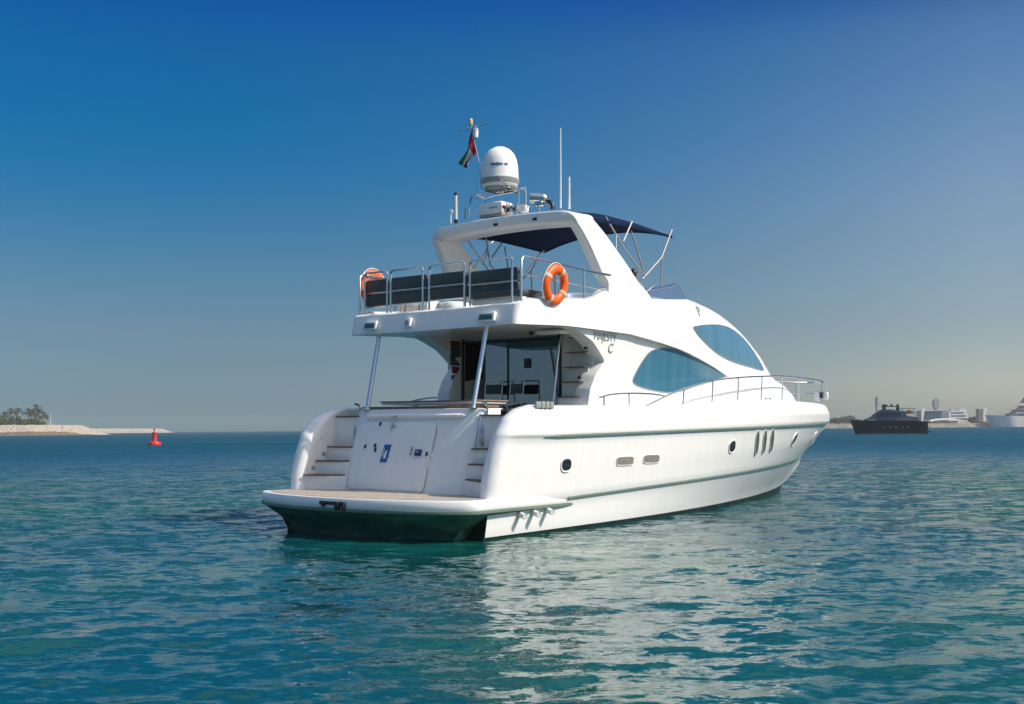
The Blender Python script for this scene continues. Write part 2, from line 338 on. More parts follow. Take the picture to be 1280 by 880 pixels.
    rg = nn('ShaderNodeMapRange'); rg.interpolation_type = 'SMOOTHSTEP'; rg.inputs['From Min'].default_value = 8; rg.inputs['From Max'].default_value = 80; rg.inputs['To Min'].default_value = 0.06; rg.inputs['To Max'].default_value = 0.6
    L(vd.outputs['Value'], rg.inputs['Value']); wq = nn('ShaderNodeMapRange'); wq.inputs['From Min'].default_value = .35; wq.inputs['From Max'].default_value = .65; wq.inputs['To Min'].default_value = .7; wq.inputs['To Max'].default_value = 1.15; L(wn.outputs['Fac'], wq.inputs['Value'])
    rq = nn('ShaderNodeMath'); rq.operation = 'MULTIPLY'; L(rg.outputs[0], rq.inputs[0]); L(wq.outputs[0], rq.inputs[1]); L(rq.outputs[0], b.inputs['Roughness'])
    sv = nn('ShaderNodeMapRange'); sv.inputs['From Min'].default_value = 2.2; sv.inputs['From Max'].default_value = 9; sv.inputs['To Min'].default_value = 0.6; sv.inputs['To Max'].default_value = 0.15  # specular raised to hold the hull's reflection, cut to dim the sky's
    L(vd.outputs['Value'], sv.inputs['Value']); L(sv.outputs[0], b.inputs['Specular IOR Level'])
    def slopes(noise):
        sb = nn('ShaderNodeVectorMath'); sb.operation = 'SUBTRACT'; sb.inputs[1].default_value = (.5, .5, .5); L(noise.outputs['Color'], sb.inputs[0])
        fl = nn('ShaderNodeVectorMath'); fl.operation = 'MULTIPLY'; fl.inputs[1].default_value = (.8, 1.15, 0); L(sb.outputs[0], fl.inputs[0]); return fl
    ad = nn('ShaderNodeVectorMath'); ad.operation = 'ADD'; L(slopes(n1).outputs[0], ad.inputs[0]); L(slopes(n2).outputs[0], ad.inputs[1])
    sc = nn('ShaderNodeVectorMath'); sc.operation = 'SCALE'; L(ad.outputs[0], sc.inputs[0]); L(ml.outputs[0], sc.inputs['Scale'])
    ge = nn('ShaderNodeNewGeometry'); a2 = nn('ShaderNodeVectorMath'); a2.operation = 'ADD'; L(ge.outputs['Normal'], a2.inputs[0]); L(sc.outputs[0], a2.inputs[1])
    no = nn('ShaderNodeVectorMath'); no.operation = 'NORMALIZE'; L(a2.outputs[0], no.inputs[0]); L(no.outputs[0], b.inputs['Normal'])
NEAR_R, FAR_R = 0.9, 4.6
WATER_C = (0.001, 0.040, 0.085); WATER_D = (0.002, 0.075, 0.115)
WATER_A = (0.001, 0.046, 0.075); WATER_B = (0.003, 0.076, 0.054)
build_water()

# ================================================================== motor yacht
yacht = empty('motor_yacht', BOAT, 'large white flybridge motor yacht with blue side windows and a white satellite dome', 'yacht')

# ---- hull ---------------------------------------------------------
AFT = [(0.0, 0.02), (0.6, 0.05), (0.75, 0.07), (1.0, 0.10), (1.4, 0.22), (1.77, 0.39), (2.05, 0.64), (2.2, 0.93), (2.27, 1.25)]
GUN = [(1.0, 2.25), (3.1, 2.27), (5.2, 2.31), (6.6, 2.37), (7.8, 2.45), (9.3, 2.52), (12, 2.55), (15, 2.55), (17.7, 2.54), (19.3, 2.5)]
zrub = lambda x: 1.72 + 0.37 * max(0, x - 1.4) / 18.4
zstr = lambda x: 0.52 + 0.64 * max(0, x) / 18.0
def lvl(B, x0, L, e):
    return lambda x: B * (1 - max(0.0, (x - x0) / (L - x0)) ** e) if x < L else 0.0
# level: (z(x), half-breadth(x), bow x)
LV = [(lambda x: -0.5, lvl(1.95, 1, 15.6, 1.9), 15.6), (lambda x: -0.1, lvl(2.42, 2.5, 16.1, 2.15), 16.1), (lambda x: 0.04 + 0.012 * max(0, x), lvl(2.47, 2.8, 16.45, 2.15), 16.45),
      (lambda x: zstr(x) - 0.03, lvl(2.52, 4.5, 17.8, 2.5), 17.8), (lambda x: zstr(x) + 0.03, lvl(2.55, 4.5, 17.95, 2.5), 17.95),
      (lambda x: 0.5 * zstr(x) + 0.5 * zrub(x), lvl(2.60, 5.6, 18.85, 2.5), 18.85), (lambda x: zrub(x) - 0.035, lvl(2.64, 6.5, 19.6, 2.45), 19.6),
      (lambda x: zrub(x) + 0.035, lvl(2.68, 6.5, 19.75, 2.5), 19.75), (lambda x: 0.5 * zrub(x) + 0.5 * itp(x, GUN), lvl(2.66, 6.8, 19.68, 2.55), 19.68),
      (lambda x: itp(x, GUN) - 0.06, lvl(2.60, 7.0, 19.45, 2.6), 19.45), (lambda x: itp(x, GUN), lvl(2.54, 7.0, 19.3, 2.6), 19.3)]
NC = 56; YIN = 2.22
tt = [1 - (1 - i / NC) ** 1.5 for i in range(NC + 1)]
def refine(i0, i1, n):
    """blend neighbouring levels so that the topsides curve smoothly"""
    out = []
    for i in range(i0, i1):
        for q in range(n):
            out.append((i, q / n))
    out.append((i1, 0.0)); return out
def hull_pt(lev, t, inner=None):
    i, f = lev; j = min(i + 1, len(LV) - 1)
    Lx = LV[i][2] * (1 - f) + LV[j][2] * f
    zz = lambda x: LV[i][0](x) * (1 - f) + LV[j][0](x) * f
    bb = lambda x: LV[i][1](min(x, LV[i][2])) * (1 - f) + LV[j][1](min(x, LV[j][2])) * f
    xa = itp(zz(0.8), AFT)
    if inner is None:
        r = 0.5 * (bb(xa) - YIN) if i >= 4 else 0.0
        x = xa + r + (Lx - xa - r) * t
        y = bb(x) if t < 1 else 0.0
        return Vector((x, -y, zz(x)))
    # bullnose of the stern wing: inner 0..1 goes round from the inboard to the outboard face; <0 runs along the inboard face
    yo = bb(xa); r = 0.5 * (yo - YIN); yc = 0.5 * (yo + YIN); xc = xa + r
    if inner < 0: x = xc + (3.9 - xc) * (-inner); return Vector((x, -YIN, zz(x)))
    a = math.pi * inner; x = xc - r * math.sin(a)
    return Vector((x, -(yc - r * math.cos(a)), zz(x)))
hull = MB()
low = [[hull_pt(l, t) for t in tt] for l in refine(0, 4, 3)]
hull.mi = 0
hull.grid(low)
for k in range(len(low) - 1):       # paint below the boot line, the white topsides above it
    pass
# transom of the lower hull
rows = []
for l in refine(0, 4, 3):
    p = hull_pt(l, 0); rows.append([Vector((p.x + 0.10 * (1 - abs(s)), p.y * -s, p.z)) for s in np.linspace(-1, 1, 13)])
tr_rows = rows
up = [[hull_pt(l, 0, inn) for inn in (-1, -.75, -.5, -.3, -.15, -.05)] + [hull_pt(l, 0, inn) for inn in np.linspace(0, 1, 11)[:-1]] + [hull_pt(l, t) for t in tt] for l in refine(4, 10, 4)]
hull.grid(up)
# rounded cap over the stern wing
cap = []
for inn in (-1, -.75, -.5, -.3, -.15, -.05, 0.0):
    p = hull_pt((10, 0), 0, inn); yo = -LV[10][1](p.x); z = p.z
    cap.append([Vector((p.x, p.y + (yo - p.y) * s, z + 0.035 * math.sin(math.pi * s))) for s in (0, .2, .5, .8, 1)])
p1 = hull_pt((10, 0), 0, .5); cap.append([p1 + Vector((0, (s - .5) * -0.02, 0)) for s in (0, .2, .5, .8, 1)])
hull.grid(cap)
stbd_hull = hull.bvh()
hull.both()
hull.grid(tr_rows)
M_HULLW = M_GEL
hull_o = hull.build('hull', [M_HULLW], yacht, sharp=40)
# antifouling below the boot line: a thin shell 3 mm outside the hull
b = MB(); b.grid([[hull_pt(l, t) + Vector((0.0, -0.004, 0)) for t in tt] for l in refine(0, 2, 3)])
b.both()
b.grid([[Vector((-0.012, 0, 0)) + p for p in r] for r in tr_rows])
b.build('antifouling', mat('boot_paint', (0.007, 0.026, 0.019), 0.5, var=0.6, scale=2.5), hull_o)

def sweep(zf, bf, x0, L, hgt, proud, taper=0.0, n=70, pt=None):
    m = MB(); rows = []
    for i in range(n + 1):
        x = x0 + (L - x0) * (1 - (1 - i / n) ** 1.6); y = bf(x) if i < n else 0.0; z = zf(x)
        h = hgt * min(1, 0.1 + (x - x0) / taper) if taper else hgt
        e = 0.02
        dy = (bf(min(L - 1e-3, x + e)) - bf(x - e)) / (2 * e) if i < n else -3
        nx, ny = -dy, 1.0; q = math.hypot(nx, ny); nx /= q; ny /= q
        def P(o, dz): return Vector((x + nx * o, -(y + ny * o), z + dz))
        rows.append([P(-0.03, -h / 2), P(proud, -h / 2), P(proud + 0.006, 0), P(proud, h / 2), P(-0.03, h / 2)])
    m.grid(rows); return m
for nm, m in (('rub_shade_rail', sweep(zrub, lvl(2.66, 6.5, 19.68, 2.48), 1.42, 19.68, 0.046, 0.016, 0.5)),
              ('spray_shade_rail', sweep(zstr, lvl(2.535, 4.5, 17.88, 2.5), 2.3, 17.88, 0.046, 0.015))):
    m.build(nm, M_LEDGE_SHADE, yacht); m.mirror().build(nm, M_LEDGE_SHADE, yacht)  # rails carry the under-ledge shade in their colour

# deck (side decks, foredeck) just under the gunwale
d = MB(); rows = []
for i in range(41):
    x = 3.6 + (19.25 - 3.6) * (i / 40); y = LV[10][1](x) if i < 40 else 0.02; z = itp(x, GUN) - 0.012
    rows.append([Vector((x, y * s, z + 0.05 * (1 - s * s))) for s in np.linspace(-1, 1, 9)])
d.grid(rows); d.build('deck', M_GELS, yacht)
# cockpit sole and inner coaming
c = MB(); c.box((2.9, 0, 1.42), (4.2, 4.5, 0.05)); c.build('cockpit_floor', M_TEAK, yacht)

# portholes, hull vents
def fit_frame(loc, nrm):
    n = nrm.normalized()
    if n.y > 0: n = -n
    u = Vector((0, 0, 1)); u = (u - n * u.dot(n)).normalized(); r = u.cross(n).normalized()
    if r.x < 0: r = -r
    return n, u, r
def superell(a, bb, e, k=32):
    return [(a * math.copysign(abs(math.cos(t)) ** (2 / e), math.cos(t)), bb * math.copysign(abs(math.sin(t)) ** (2 / e), math.sin(t))) for t in np.linspace(0, 2 * math.pi, k, endpoint=False)]
def port_light(px, py, a, bb, e, name, mframe, mpane, depth=0.035, rim=0.05, pin=-0.012, shape=None, lean=None):
    loc, nrm = ray(stbd_hull, px, py); n, u, r = fit_frame(loc, nrm)
    if lean is not None:
        q0, q1 = ray(stbd_hull, px + lean * .5, py - 5)[0], ray(stbd_hull, px - lean * .5, py + 5)[0]
        u = (q0 or loc) - (q1 or loc); u = (u - n * u.dot(n)).normalized(); r = u.cross(n).normalized(); r = r if r.x > 0 else -r
    sh = shape or (lambda s: superell(a + s, bb + s, e))
    P = lambda s, h: [loc + r * x + u * y + n * h for x, y in sh(s)]
    fr = MB(); fr.grid([P(rim, -0.03), P(rim, 0.006), P(rim * .75, depth * .8), P(rim * .3, depth * .85), P(0, depth * .6), P(-.012, .012)], cu=True)
    pn = MB(); q = P(-0.002, .017); pn.add(q, [tuple(range(len(q)))])
    for mm in (False, True):
        f = (fr.mirror() if mm else fr).build(name, mframe, yacht, sharp=50); (pn.mirror() if mm else pn).build('pane' if mpane is M_PANE else 'grille', mpane, f)
for px, py, a, bb in ((707.5, 581, .145, .105), (915, 558, .15, .12), (993, 548.5, .16, .12), (1017, 546.5, .15, .11)):
    port_light(px, py, a, bb, 2.6, 'porthole', M_GEL, M_PANE, lean=.4, rim=.034, depth=.024)
M_GRILL = mat('vent_grille', (0.22, 0.20, 0.17), 0.5, var=0.3, scale=30, stretch=(0.2, 0.2, 3))
for px, py in ((781, 576), (814, 573.5)): port_light(px, py, .29, .075, 5, 'hull_vent', M_GELS, M_GRILL, rim=.022, depth=.02)
M_SLOT = mat('slot_grille', (0.07, 0.10, 0.08), 0.5, var=0.3, scale=20)
for px, py in ((946, 553.5), (955.5, 552), (964.7, 550.5)):
    port_light(px, py, 0, 0, 2, 'air_intake', M_GEL, M_SLOT, rim=.02, depth=.02, lean=.8, shape=lambda s: [((0.10 + s) * math.sin(t), (0.30 + s) * math.cos(t)) for t in np.linspace(0, 2 * math.pi, 24, endpoint=False)])
# underwater exhausts and their fairing below the platform flange
for px, py in ((649, 642.5), (666, 640), (683, 637)):
    loc, nrm = ray(stbd_hull, px, py)
    for s in (1, -1):
        b = MB(); q = Vector((loc.x, loc.y * s, loc.z)); dirn = Vector((-0.35, -0.9 * s, -0.18)).normalized()
        b.tube([q - dirn * .1, q + dirn * .20], .05, 12, caps=False); b.tube([q + dirn * .20, q + dirn * -.05], .042, 12, caps=True)
        b.build('exhaust_pipe', M_WHITE, yacht)

# ---- swim platform ---------------------------------------------
PL = [(2.75, 2.44), (2.2, 2.525), (1.2, 2.57), (0.1, 2.60), (-0.2, 2.63), (-0.40, 2.63), (-0.60, 2.49), (-0.86, 2.13), (-1.06, 1.68), (-1.22, 1.1), (-1.31, 0.5), (-1.33, 0.0)]
half = spline([Vector((x, -y, 0)) for x, y in PL], 4)
outl = half + [Vector((p.x, -p.y, 0)) for p in half[::-1][1:]]
def ring(off, z):
    out = []
    for i, p in enumerate(outl):
        a = outl[max(0, i - 1)]; bq = outl[min(len(outl) - 1, i + 1)]; t = (bq - a).normalized(); n = Vector((-t.y, t.x, 0))
        if n.x > 0.3 or n.dot(Vector((p.x - 2, p.y, 0))) < 0: n = -n
        out.append(Vector((p.x + n.x * off, p.y + n.y * off, z)))
    return out
ztop = 0.685
b = MB(); b.grid([ring(-.25, .40), ring(-.03, .47), ring(0, .50), ring(.005, .58), ring(0, .664), ring(-.014, ztop), ring(-.12, ztop + .003)])
q = ring(-.12, ztop + .003); n = len(q) // 2
b.grid([[q[i] + (q[-1 - i] - q[i]) * s for s in np.linspace(0, 1, 7)] for i in range(n + 1)])
q = ring(-.25, .40); b.grid([[q[i] + (q[-1 - i] - q[i]) * s for s in np.linspace(0, 1, 7)] for i in range(n + 1)])
plat = b.build('swim_platform', M_GEL, yacht, sharp=50)
b = MB(); b.grid([ring(-.04, .462), ring(-.10, .40), ring(-.24, .30), ring(-.42, .17), ring(-.56, .0), ring(-.62, -.3)]); b.build('under_fairing', M_BOT, plat)
b = MB(); q = [p for p in ring(-.16, ztop + .008)]; b.grid([[q[i] + (q[-1 - i] - q[i]) * s for s in np.linspace(0, 1, 7)] for i in range(n + 1) if q[i].x < 1.0])
b.build('teak_deck', M_TEAKP if 'M_TEAKP' in globals() else teak('teak_bleached', (0.37, 0.32, 0.27)), plat)
b = MB(); b.grid([ring(.004, .455), ring(.02, .462), ring(.024, .487), ring(.02, .512), ring(.004, .518)]); b.build('edge_shade_strip', M_LEDGE_SHADE, plat)  # shade line of the platform edge, painted on
b = MB(); p0 = X(421, 630, -1.27)
b.box((-1.325, -.22, .60), (.06, .62, .06), bev=.015); b.box((-1.35, -.37, .56), (.08, .09, .14), bev=.01); b.box((-1.34, -.02, .585), (.08, .06, .10), bev=.01); b.box((-1.34, -.51, .55), (.06, .05, .15), bev=.01)
lb = b.build('boarding_ladder', M_BLACK, plat)

# ---- transom with garage door -----------------------------------
def tr_pt(y, z, off=0.0):
    s = max(0.0, (z - .69) / 1.5)
    x = 0.60 + 0.44 * s ** 1.25 - 0.10 * (1 - (y / 1.6) ** 2)
    return Vector((x - off, y, z))
def tr_w(z): return 1.53 + 0.08 * (z - .69) / 1.5
b = MB(); rows = []
for z in np.linspace(.66, 2.16, 15):
    w = tr_w(z); rr = []
    for s in np.linspace(-1, 1, 25): rr.append(tr_pt(s * (w - .10), z))
    L_, R_ = tr_pt(-(w - .1), z), tr_pt(w - .1, z)
    rr = [Vector((1.5, -w, z)), Vector((L_.x + .14, -w, z)), Vector((L_.x + .05, -w + .03, z))] + rr + [Vector((R_.x + .05, w - .03, z)), Vector((R_.x + .14, w, z)), Vector((1.5, w, z))]
    rows.append(rr)
top = rows[-1]
rows.append([Vector((p.x + .02, p.y * .99, 2.215)) for p in top]); rows.append([Vector((p.x + .10, p.y * .985, 2.235)) for p in top]); rows.append([Vector((1.62, p.y * .985, 2.235)) for p in top])
b.grid(rows); trans = b.build('transom', M_GEL, yacht, sharp=40)
# garage door: a shallow raised panel with a rounded outline and dark seam
def panel(poly, off, mat_, name, parent, thick=0.018, n=4):
    m = MB(); q = spline([Vector((0, y, z)) for y, z in poly], n, True)
    cx = sum(p.y for p in q) / len(q); cz = sum(p.z for p in q) / len(q)
    rows = [[tr_pt(cx + (p.y - cx) * s, cz + (p.z - cz) * s, o) for p in q] for s, o in ((1.004, -.01), (1.0, off), (.985, off + thick * .6), (.95, off + thick), (.6, off + thick), (.3, off + thick), (0.02, off + thick))]
    m.grid(rows, cu=True); return m.build(name, mat_, parent, sharp=45)
panel([(-.60, .74), (-.62, 1.2), (-.64, 1.75), (-.60, 1.96), (0, 1.99), (.7, 1.99), (1.35, 1.94), (1.43, 1.75), (1.42, 1.2), (1.40, .74), (1.0, .72), (.4, .72), (-.4, .72)], .002, M_GEL, 'garage_door', trans, n=6)
b = MB(); b.tube([tr_pt(y, z, .012) for y, z in ((-.55, .718), (-.63, .80), (-.645, 1.2), (-.67, 1.72), (-.63, 1.95))], .008, 6, smooth=5); b.build('seam', M_GREY, trans)
# padded lip under the top edge
b = MB(); rows = []
for y in np.linspace(-1.28, 1.36, 27):
    e = min(1, (1.36 - y) / .12, (y + 1.28) / .12) ** .5 if -1.28 < y < 1.36 else 0.0
    c0 = tr_pt(y, 2.095); rows.append([c0 + Vector((-.075 * e * math.cos(a) + .01, 0, .05 * e * math.sin(a))) for a in np.linspace(-1.6, 1.6, 9)])
b.grid(rows); b.build('lip', M_GEL, trans)
def plate(y, z, w, h, mats, name, parent, t=.014, shear=0.0, inlay=None):
    m = MB(); c0 = tr_pt(y, z, .02)
    up_ = (tr_pt(y, z + .1) - tr_pt(y, z - .1)).normalized(); rt = Vector((0, 1, 0)); nn_ = up_.cross(rt)
    if nn_.x > 0: nn_ = -nn_
    def q(a, e, o): return c0 + rt * (a + shear * e) + up_ * e + nn_ * o
    def slab(a0, a1, e0, e1, o0, o1, mi):
        m.mi = mi; bse = [q(a, e, o) for o in (o0, o1) for a, e in ((a0, e0), (a1, e0), (a1, e1), (a0, e1))]
        m.add(bse, [(0, 1, 2, 3), (4, 5, 6, 7), (0, 1, 5, 4), (1, 2, 6, 5), (2, 3, 7, 6), (3, 0, 4, 7)])
    slab(-w / 2, w / 2, -h / 2, h / 2, 0, t, 0)
    for a0, a1, e0, e1, mi in (inlay or []): slab(a0, a1, e0, e1, t, t + .004, mi)
    return m.build(name, mats, parent)
plate(.47, 1.40, .17, .34, [M_BLUE, M_FLAGW, M_BLACK], 'boat_badge', trans, inlay=[(-.035, .02, -.10, .06, 1), (-.02, .045, .02, .09, 2), (.045, .06, -.06, .1, 1)], shear=-.12)
plate(-.36, 1.42, .15, .115, [mat('navy_plate', (.02, .035, .13), .4), M_GREY], 'shore_socket', trans, t=.03, inlay=[(-.02, .05, .0, .03, 1)])
for y, z in ((1.08, 1.52), (.80, 1.54), (.77, 1.46), (.80, 1.95), (-.57, 1.40)):
    plate(y, z, .03, .07, [M_BLACK], 'fitting', trans, t=.03)
plate(-.19, 1.45, .03, .16, [M_GREY], 'fitting', trans, t=.03)
b = MB(); s0 = tr_pt(.46, 1.98, .05); b.tube([s0 + Vector((0, 0, .11)), s0, s0 + Vector((-.02, .0, -.13))], .02, 8); b.tube([s0 + Vector((0, 0, -.06)), s0 + Vector((-.03, -.12, -.07))], .015, 8); b.tube([s0 + Vector((0, -.05, .1)), s0 + Vector((-.02, -.16, .12))], .012, 8)
b.build('shower_tap', M_STEEL, trans)

# ---- stern steps on both sides, with teak treads ------------------
ST = [(.18, .60, .955), (.50, .67, 1.22), (.80, .76, 1.49), (1.03, .98, 2.085)]      # outer and inner front edge, height
for s in (1, -1):
    b = MB()
    for i, (xo, xi, z) in enumerate(ST):
        z0 = .66 if i == 0 else ST[i - 1][2] - .01
        b.prism([(xo, 2.26 * s, z0), (xi, 1.48 * s, z0), (1.75 - .001 * i, 1.48 * s, z0), (1.75 - .001 * i, 2.26 * s, z0)], (0, 0, z - z0))
    st = b.build('stern_steps', M_GEL, yacht, sharp=20)
    for i, (xo, xi, z) in enumerate(ST):
        dx = .36 if i < 3 else .6
        t = MB(); t.prism([(xo - .025, 2.20 * s, z + .002), (xi - .025, 1.56 * s, z + .002), (xi + dx * .6, 1.56 * s, z + .002), (xo + dx, 2.20 * s, z + .002)], (0, 0, .028)); t.build('tread', M_TEAKD, st)
    for k, (px, py) in enumerate(((402.5, 546), (404.5, 567), (391.5, 584.5))):
        p = Y(px, py, 2.22); t = MB(); t.lathe((p.x, 2.222 * s, p.z), [(.001, .02), (.03, .02), (.045, .012), (.045, 0)], 14, Vector((0, -s, 0))); t.build('courtesy_light', M_GREY if k else M_GELS, st)
# gate handrails beside the starboard steps
b = MB()
for pts in ([(603, 502), (608, 505), (608.5, 520), (604, 532), (602, 548), (605, 558), (608, 562)], [(601, 520), (598, 536), (594, 560)]):
    b.tube([Y(px, py, -1.62) for px, py in pts], .022, 8, smooth=4)
b.build('gate_rail', M_STEEL, yacht)
b = MB(); b.tube([Vector(fly(Y(px, py, -1.62))) for px, py in ((603, 502), (608, 505), (608.5, 520), (604, 532), (602, 548), (605, 558), (608, 562))], .022, 8, smooth=4); b.build('gate_rail', M_STEEL, yacht)

# teak capping of the cockpit coaming
for s in (1, -1): b = MB(); b.box((2.9, 2.35 * s, 2.278), (1.75, .2, .022), bev=.006); b.build('cap_rail', M_TEAK, yacht)
b = MB(); b.box((1.30, 0, 2.262), (.34, 3.2, .05), bev=.012); b.build('transom_cap', M_TEAKD, yacht)
# chock in the gunwale
b = MB(); c0 = Y(679, 505, -2.56); b.box((c0.x, -2.585, c0.z - .02), (.52, .05, .12), bev=.012); ch = b.build('fairlead', M_GREY, yacht)
b = MB(); [b.tube([(c0.x + dx, -2.60, c0.z - .08), (c0.x + dx, -2.60, c0.z + .05)], .03, 8) for dx in (-.1, .02, .15)]; b.build('roller', M_STEEL, ch)
# ---- cockpit table, seat
b = MB(); b.box((2.15, .38, 2.36), (.9, 2.5, .05), bev=.02); tbl = b.build('cockpit_table', M_GEL, yacht)
b = MB(); b.box((2.15, .38, 2.395), (.96, 2.56, .022), bev=.01); b.build('table_trim', M_TEAK, tbl)
for y in (1.1, -.4): b = MB(); b.tube([(2.15, y, 1.44), (2.15, y, 2.34)], .06, 10); b.build('leg', M_STEEL, tbl)

# ---- superstructure surface --------------------------------------
NOSE = [(2.3, 16.6), (2.64, 16.15), (2.80, 15.88), (3.03, 15.27), (3.12, 14.75), (3.28, 14.35), (3.73, 13.64), (4.08, 12.90), (4.41, 12.02), (4.64, 11.18), (4.75, 10.35), (4.84, 9.76)]
BZ = [(2.0, 2.06), (3.6, 2.17), (4.25, 2.15), (4.6, 2.03), (4.75, 1.93), (4.84, 1.75)]
X1 = lambda z: 6.5 - .5 * (z - 2.4) / 2.4
EX = 2.2
def shell(u, z):
    """u in 0..1: 0..0.5 straight side from x=1.75 forward, 0.5..1 round the nose to the centreline (starboard, y<0)"""
    B = itp(z, BZ); x1 = X1(z)
    if u <= .5:
        x = 1.5 + (x1 - 1.5) * u * 2
        return x, B - .05 * max(0, 1 - (x - 1.5) / .8)
    a = (u - .5) * math.pi; x2 = itp(z, NOSE)
    return x1 + (x2 - x1) * math.sin(a) ** (2 / EX), B * max(0.0, math.cos(a)) ** (2 / EX)
ZL = [(1.4, 3.73), (2.8, 3.79), (3.7, 3.785), (5.0, 3.77), (6.1, 3.67), (7.1, 3.55), (8.1, 3.36), (8.8, 3.21), (9.3, 3.07), (10.5, 2.76), (12.6, 2.36), (14, 2.34)]
ZU = [(1.5, 4.12), (1.75, 4.20), (3.6, 4.36), (3.98, 4.45), (4.26, 4.62), (4.6, 4.66), (5.6, 4.64), (6.0, 4.58), (6.6, 4.62), (7.5, 4.70), (8.6, 4.84)]
NU, NV = 84, 22
cols = []
# aft face and rounded quarter
def aft_col(y, x_off, w):
    pts = []
    for k in range(NV + 1):
        v = k / NV; z = 3.73 - .02 * (1 - (y / 2) ** 2) + (4.10 - 3.73) * v
        pts.append(Vector((1.30 + x_off + .085 * v ** 1.3 - .07 * (1 - min(1, y / 2) ** 2) , -y, z)))
    return pts
for y in np.linspace(0, 2.0, 10): cols.append(aft_col(y, 0, 0))
for a in (22.5, 45, 67.5):
    c = [Vector((p.x + .12 * (1 - math.cos(rad(a))), -(2.0 + .12 * math.sin(rad(a))), p.z)) for p in aft_col(2.0, 0, 0)]
    for k, p in enumerate(c): p.z += (a / 90) ** 2 * .04 * k / NV
    cols.append(c)
SIDE0 = len(cols)
for i in range(NU + 1):
    u = i / NU; c = []
    for k in range(NV + 1):
        v = k / NV; z = 3.5
        for _ in range(30):
            x, y = shell(u, z); zt = itp(x, ZL) + (itp(x, ZU) - itp(x, ZL)) * v; z = z * .5 + zt * .5
        x, y = shell(u, z)
        y -= .02 * 0
        # soft outward roll near the top and a crisp knuckle above the bottom edge
        c.append(Vector((x, -y, z)))
    cols.append(c)
sup = MB(); sup.grid(cols)
stbd_sup = sup.bvh()
# lip turned in under the swoosh
sup.grid([[c[0], c[0] + Vector((0.0, .10, .012)), c[0] + Vector((0.0, .24, .02))] for c in cols[SIDE0:SIDE0 + 64]])
# coaming top, inner wall
inn = []
for i, c in enumerate(cols):
    p = c[-1]
    if p.x > 6.05 and i > SIDE0: break
    if i < SIDE0 - 3: q = p + Vector((.16, 0, .02))
    elif i < SIDE0: q = p + Vector((.12, .10, .02))
    else: q = p + Vector((0, .20, .01))
    inn.append([p, p * .5 + q * .5 + Vector((0, 0, .03)), q, Vector((q.x, q.y, 3.95))])
sup.grid(inn)
sup.both()
# soffit and flybridge deck spanning the beam
k0 = [c for c in cols[:SIDE0 + 34]]
sup.grid([[Vector((c[0].x, c[0].y * s, min(c[0].z, 3.80) + .01)) for s in np.linspace(1, -1, 9)] for c in k0])
sup.grid([[Vector((c[0].x + .25, c[0].y * s * .9, 3.96)) for s in np.linspace(1, -1, 9)] for c in k0])
# cowl and crown in front of the helm
kf = [c for c in cols[SIDE0:] if c[-1].x > 6.0]
sup.grid([[Vector((c[-1].x, c[-1].y * s, c[-1].z + .06 * (1 - s * s) * min(1, abs(c[-1].y) / 1.5))) for s in np.linspace(1, -1, 11)] for c in kf])
c = kf[0][-1]; sup.grid([[Vector((c.x, c.y * s, z)) for s in np.linspace(1, -1, 5)] for z in (3.96, c.z)])
flyb = sup.build('flybridge', M_GEL, yacht, sharp=38)

# ---- deckhouse under the swoosh, with the cut-away wings -----------
WING = [(2.2, 3.74), (2.34, 3.76), (2.63, 3.80), (2.92, 3.96), (3.08, 4.12), (3.18, 4.24), (3.26, 4.20), (3.37, 4.06), (3.56, 3.80), (3.70, 3.42), (3.78, 3.16), (3.85, 2.9)]
def inset(x): return itp(x, [(3, .10), (5.5, .13), (8, .06), (9.6, .012), (13, .012)])
def dh_rows(dy):
    rows = []
    for k in range(41):
        v = k / 40; z = 2.2 + 1.62 * v; rr = []
        for i in range(57):
            u = i / 56; xw = itp(z, WING); x = xw + (12.6 - xw) * u ** 1.2
            zz = min(z, itp(x, ZL) + .10)
            B = itp(zz, BZ); x1 = X1(zz); x2 = itp(zz, NOSE)
            y = B if x <= x1 else B * (1 - ((x - x1) / (x2 - x1)) ** EX) ** (1 / EX)
            rr.append(Vector((x, -(y - inset(x) - dy), zz)))
        rows.append(rr)
    return rows
dh = MB(); o_ = dh_rows(0); dh.grid(o_)
stbd_dh = dh.bvh()
i_ = dh_rows(.33); dh.grid(i_)
dh.grid([[a[0], a[0] * .7 + b_[0] * .3 + Vector((-.012, 0, 0)), b_[0]] for a, b_ in zip(o_, i_)])
dh.both()
house = dh.build('deckhouse', M_GEL, yacht, sharp=30)

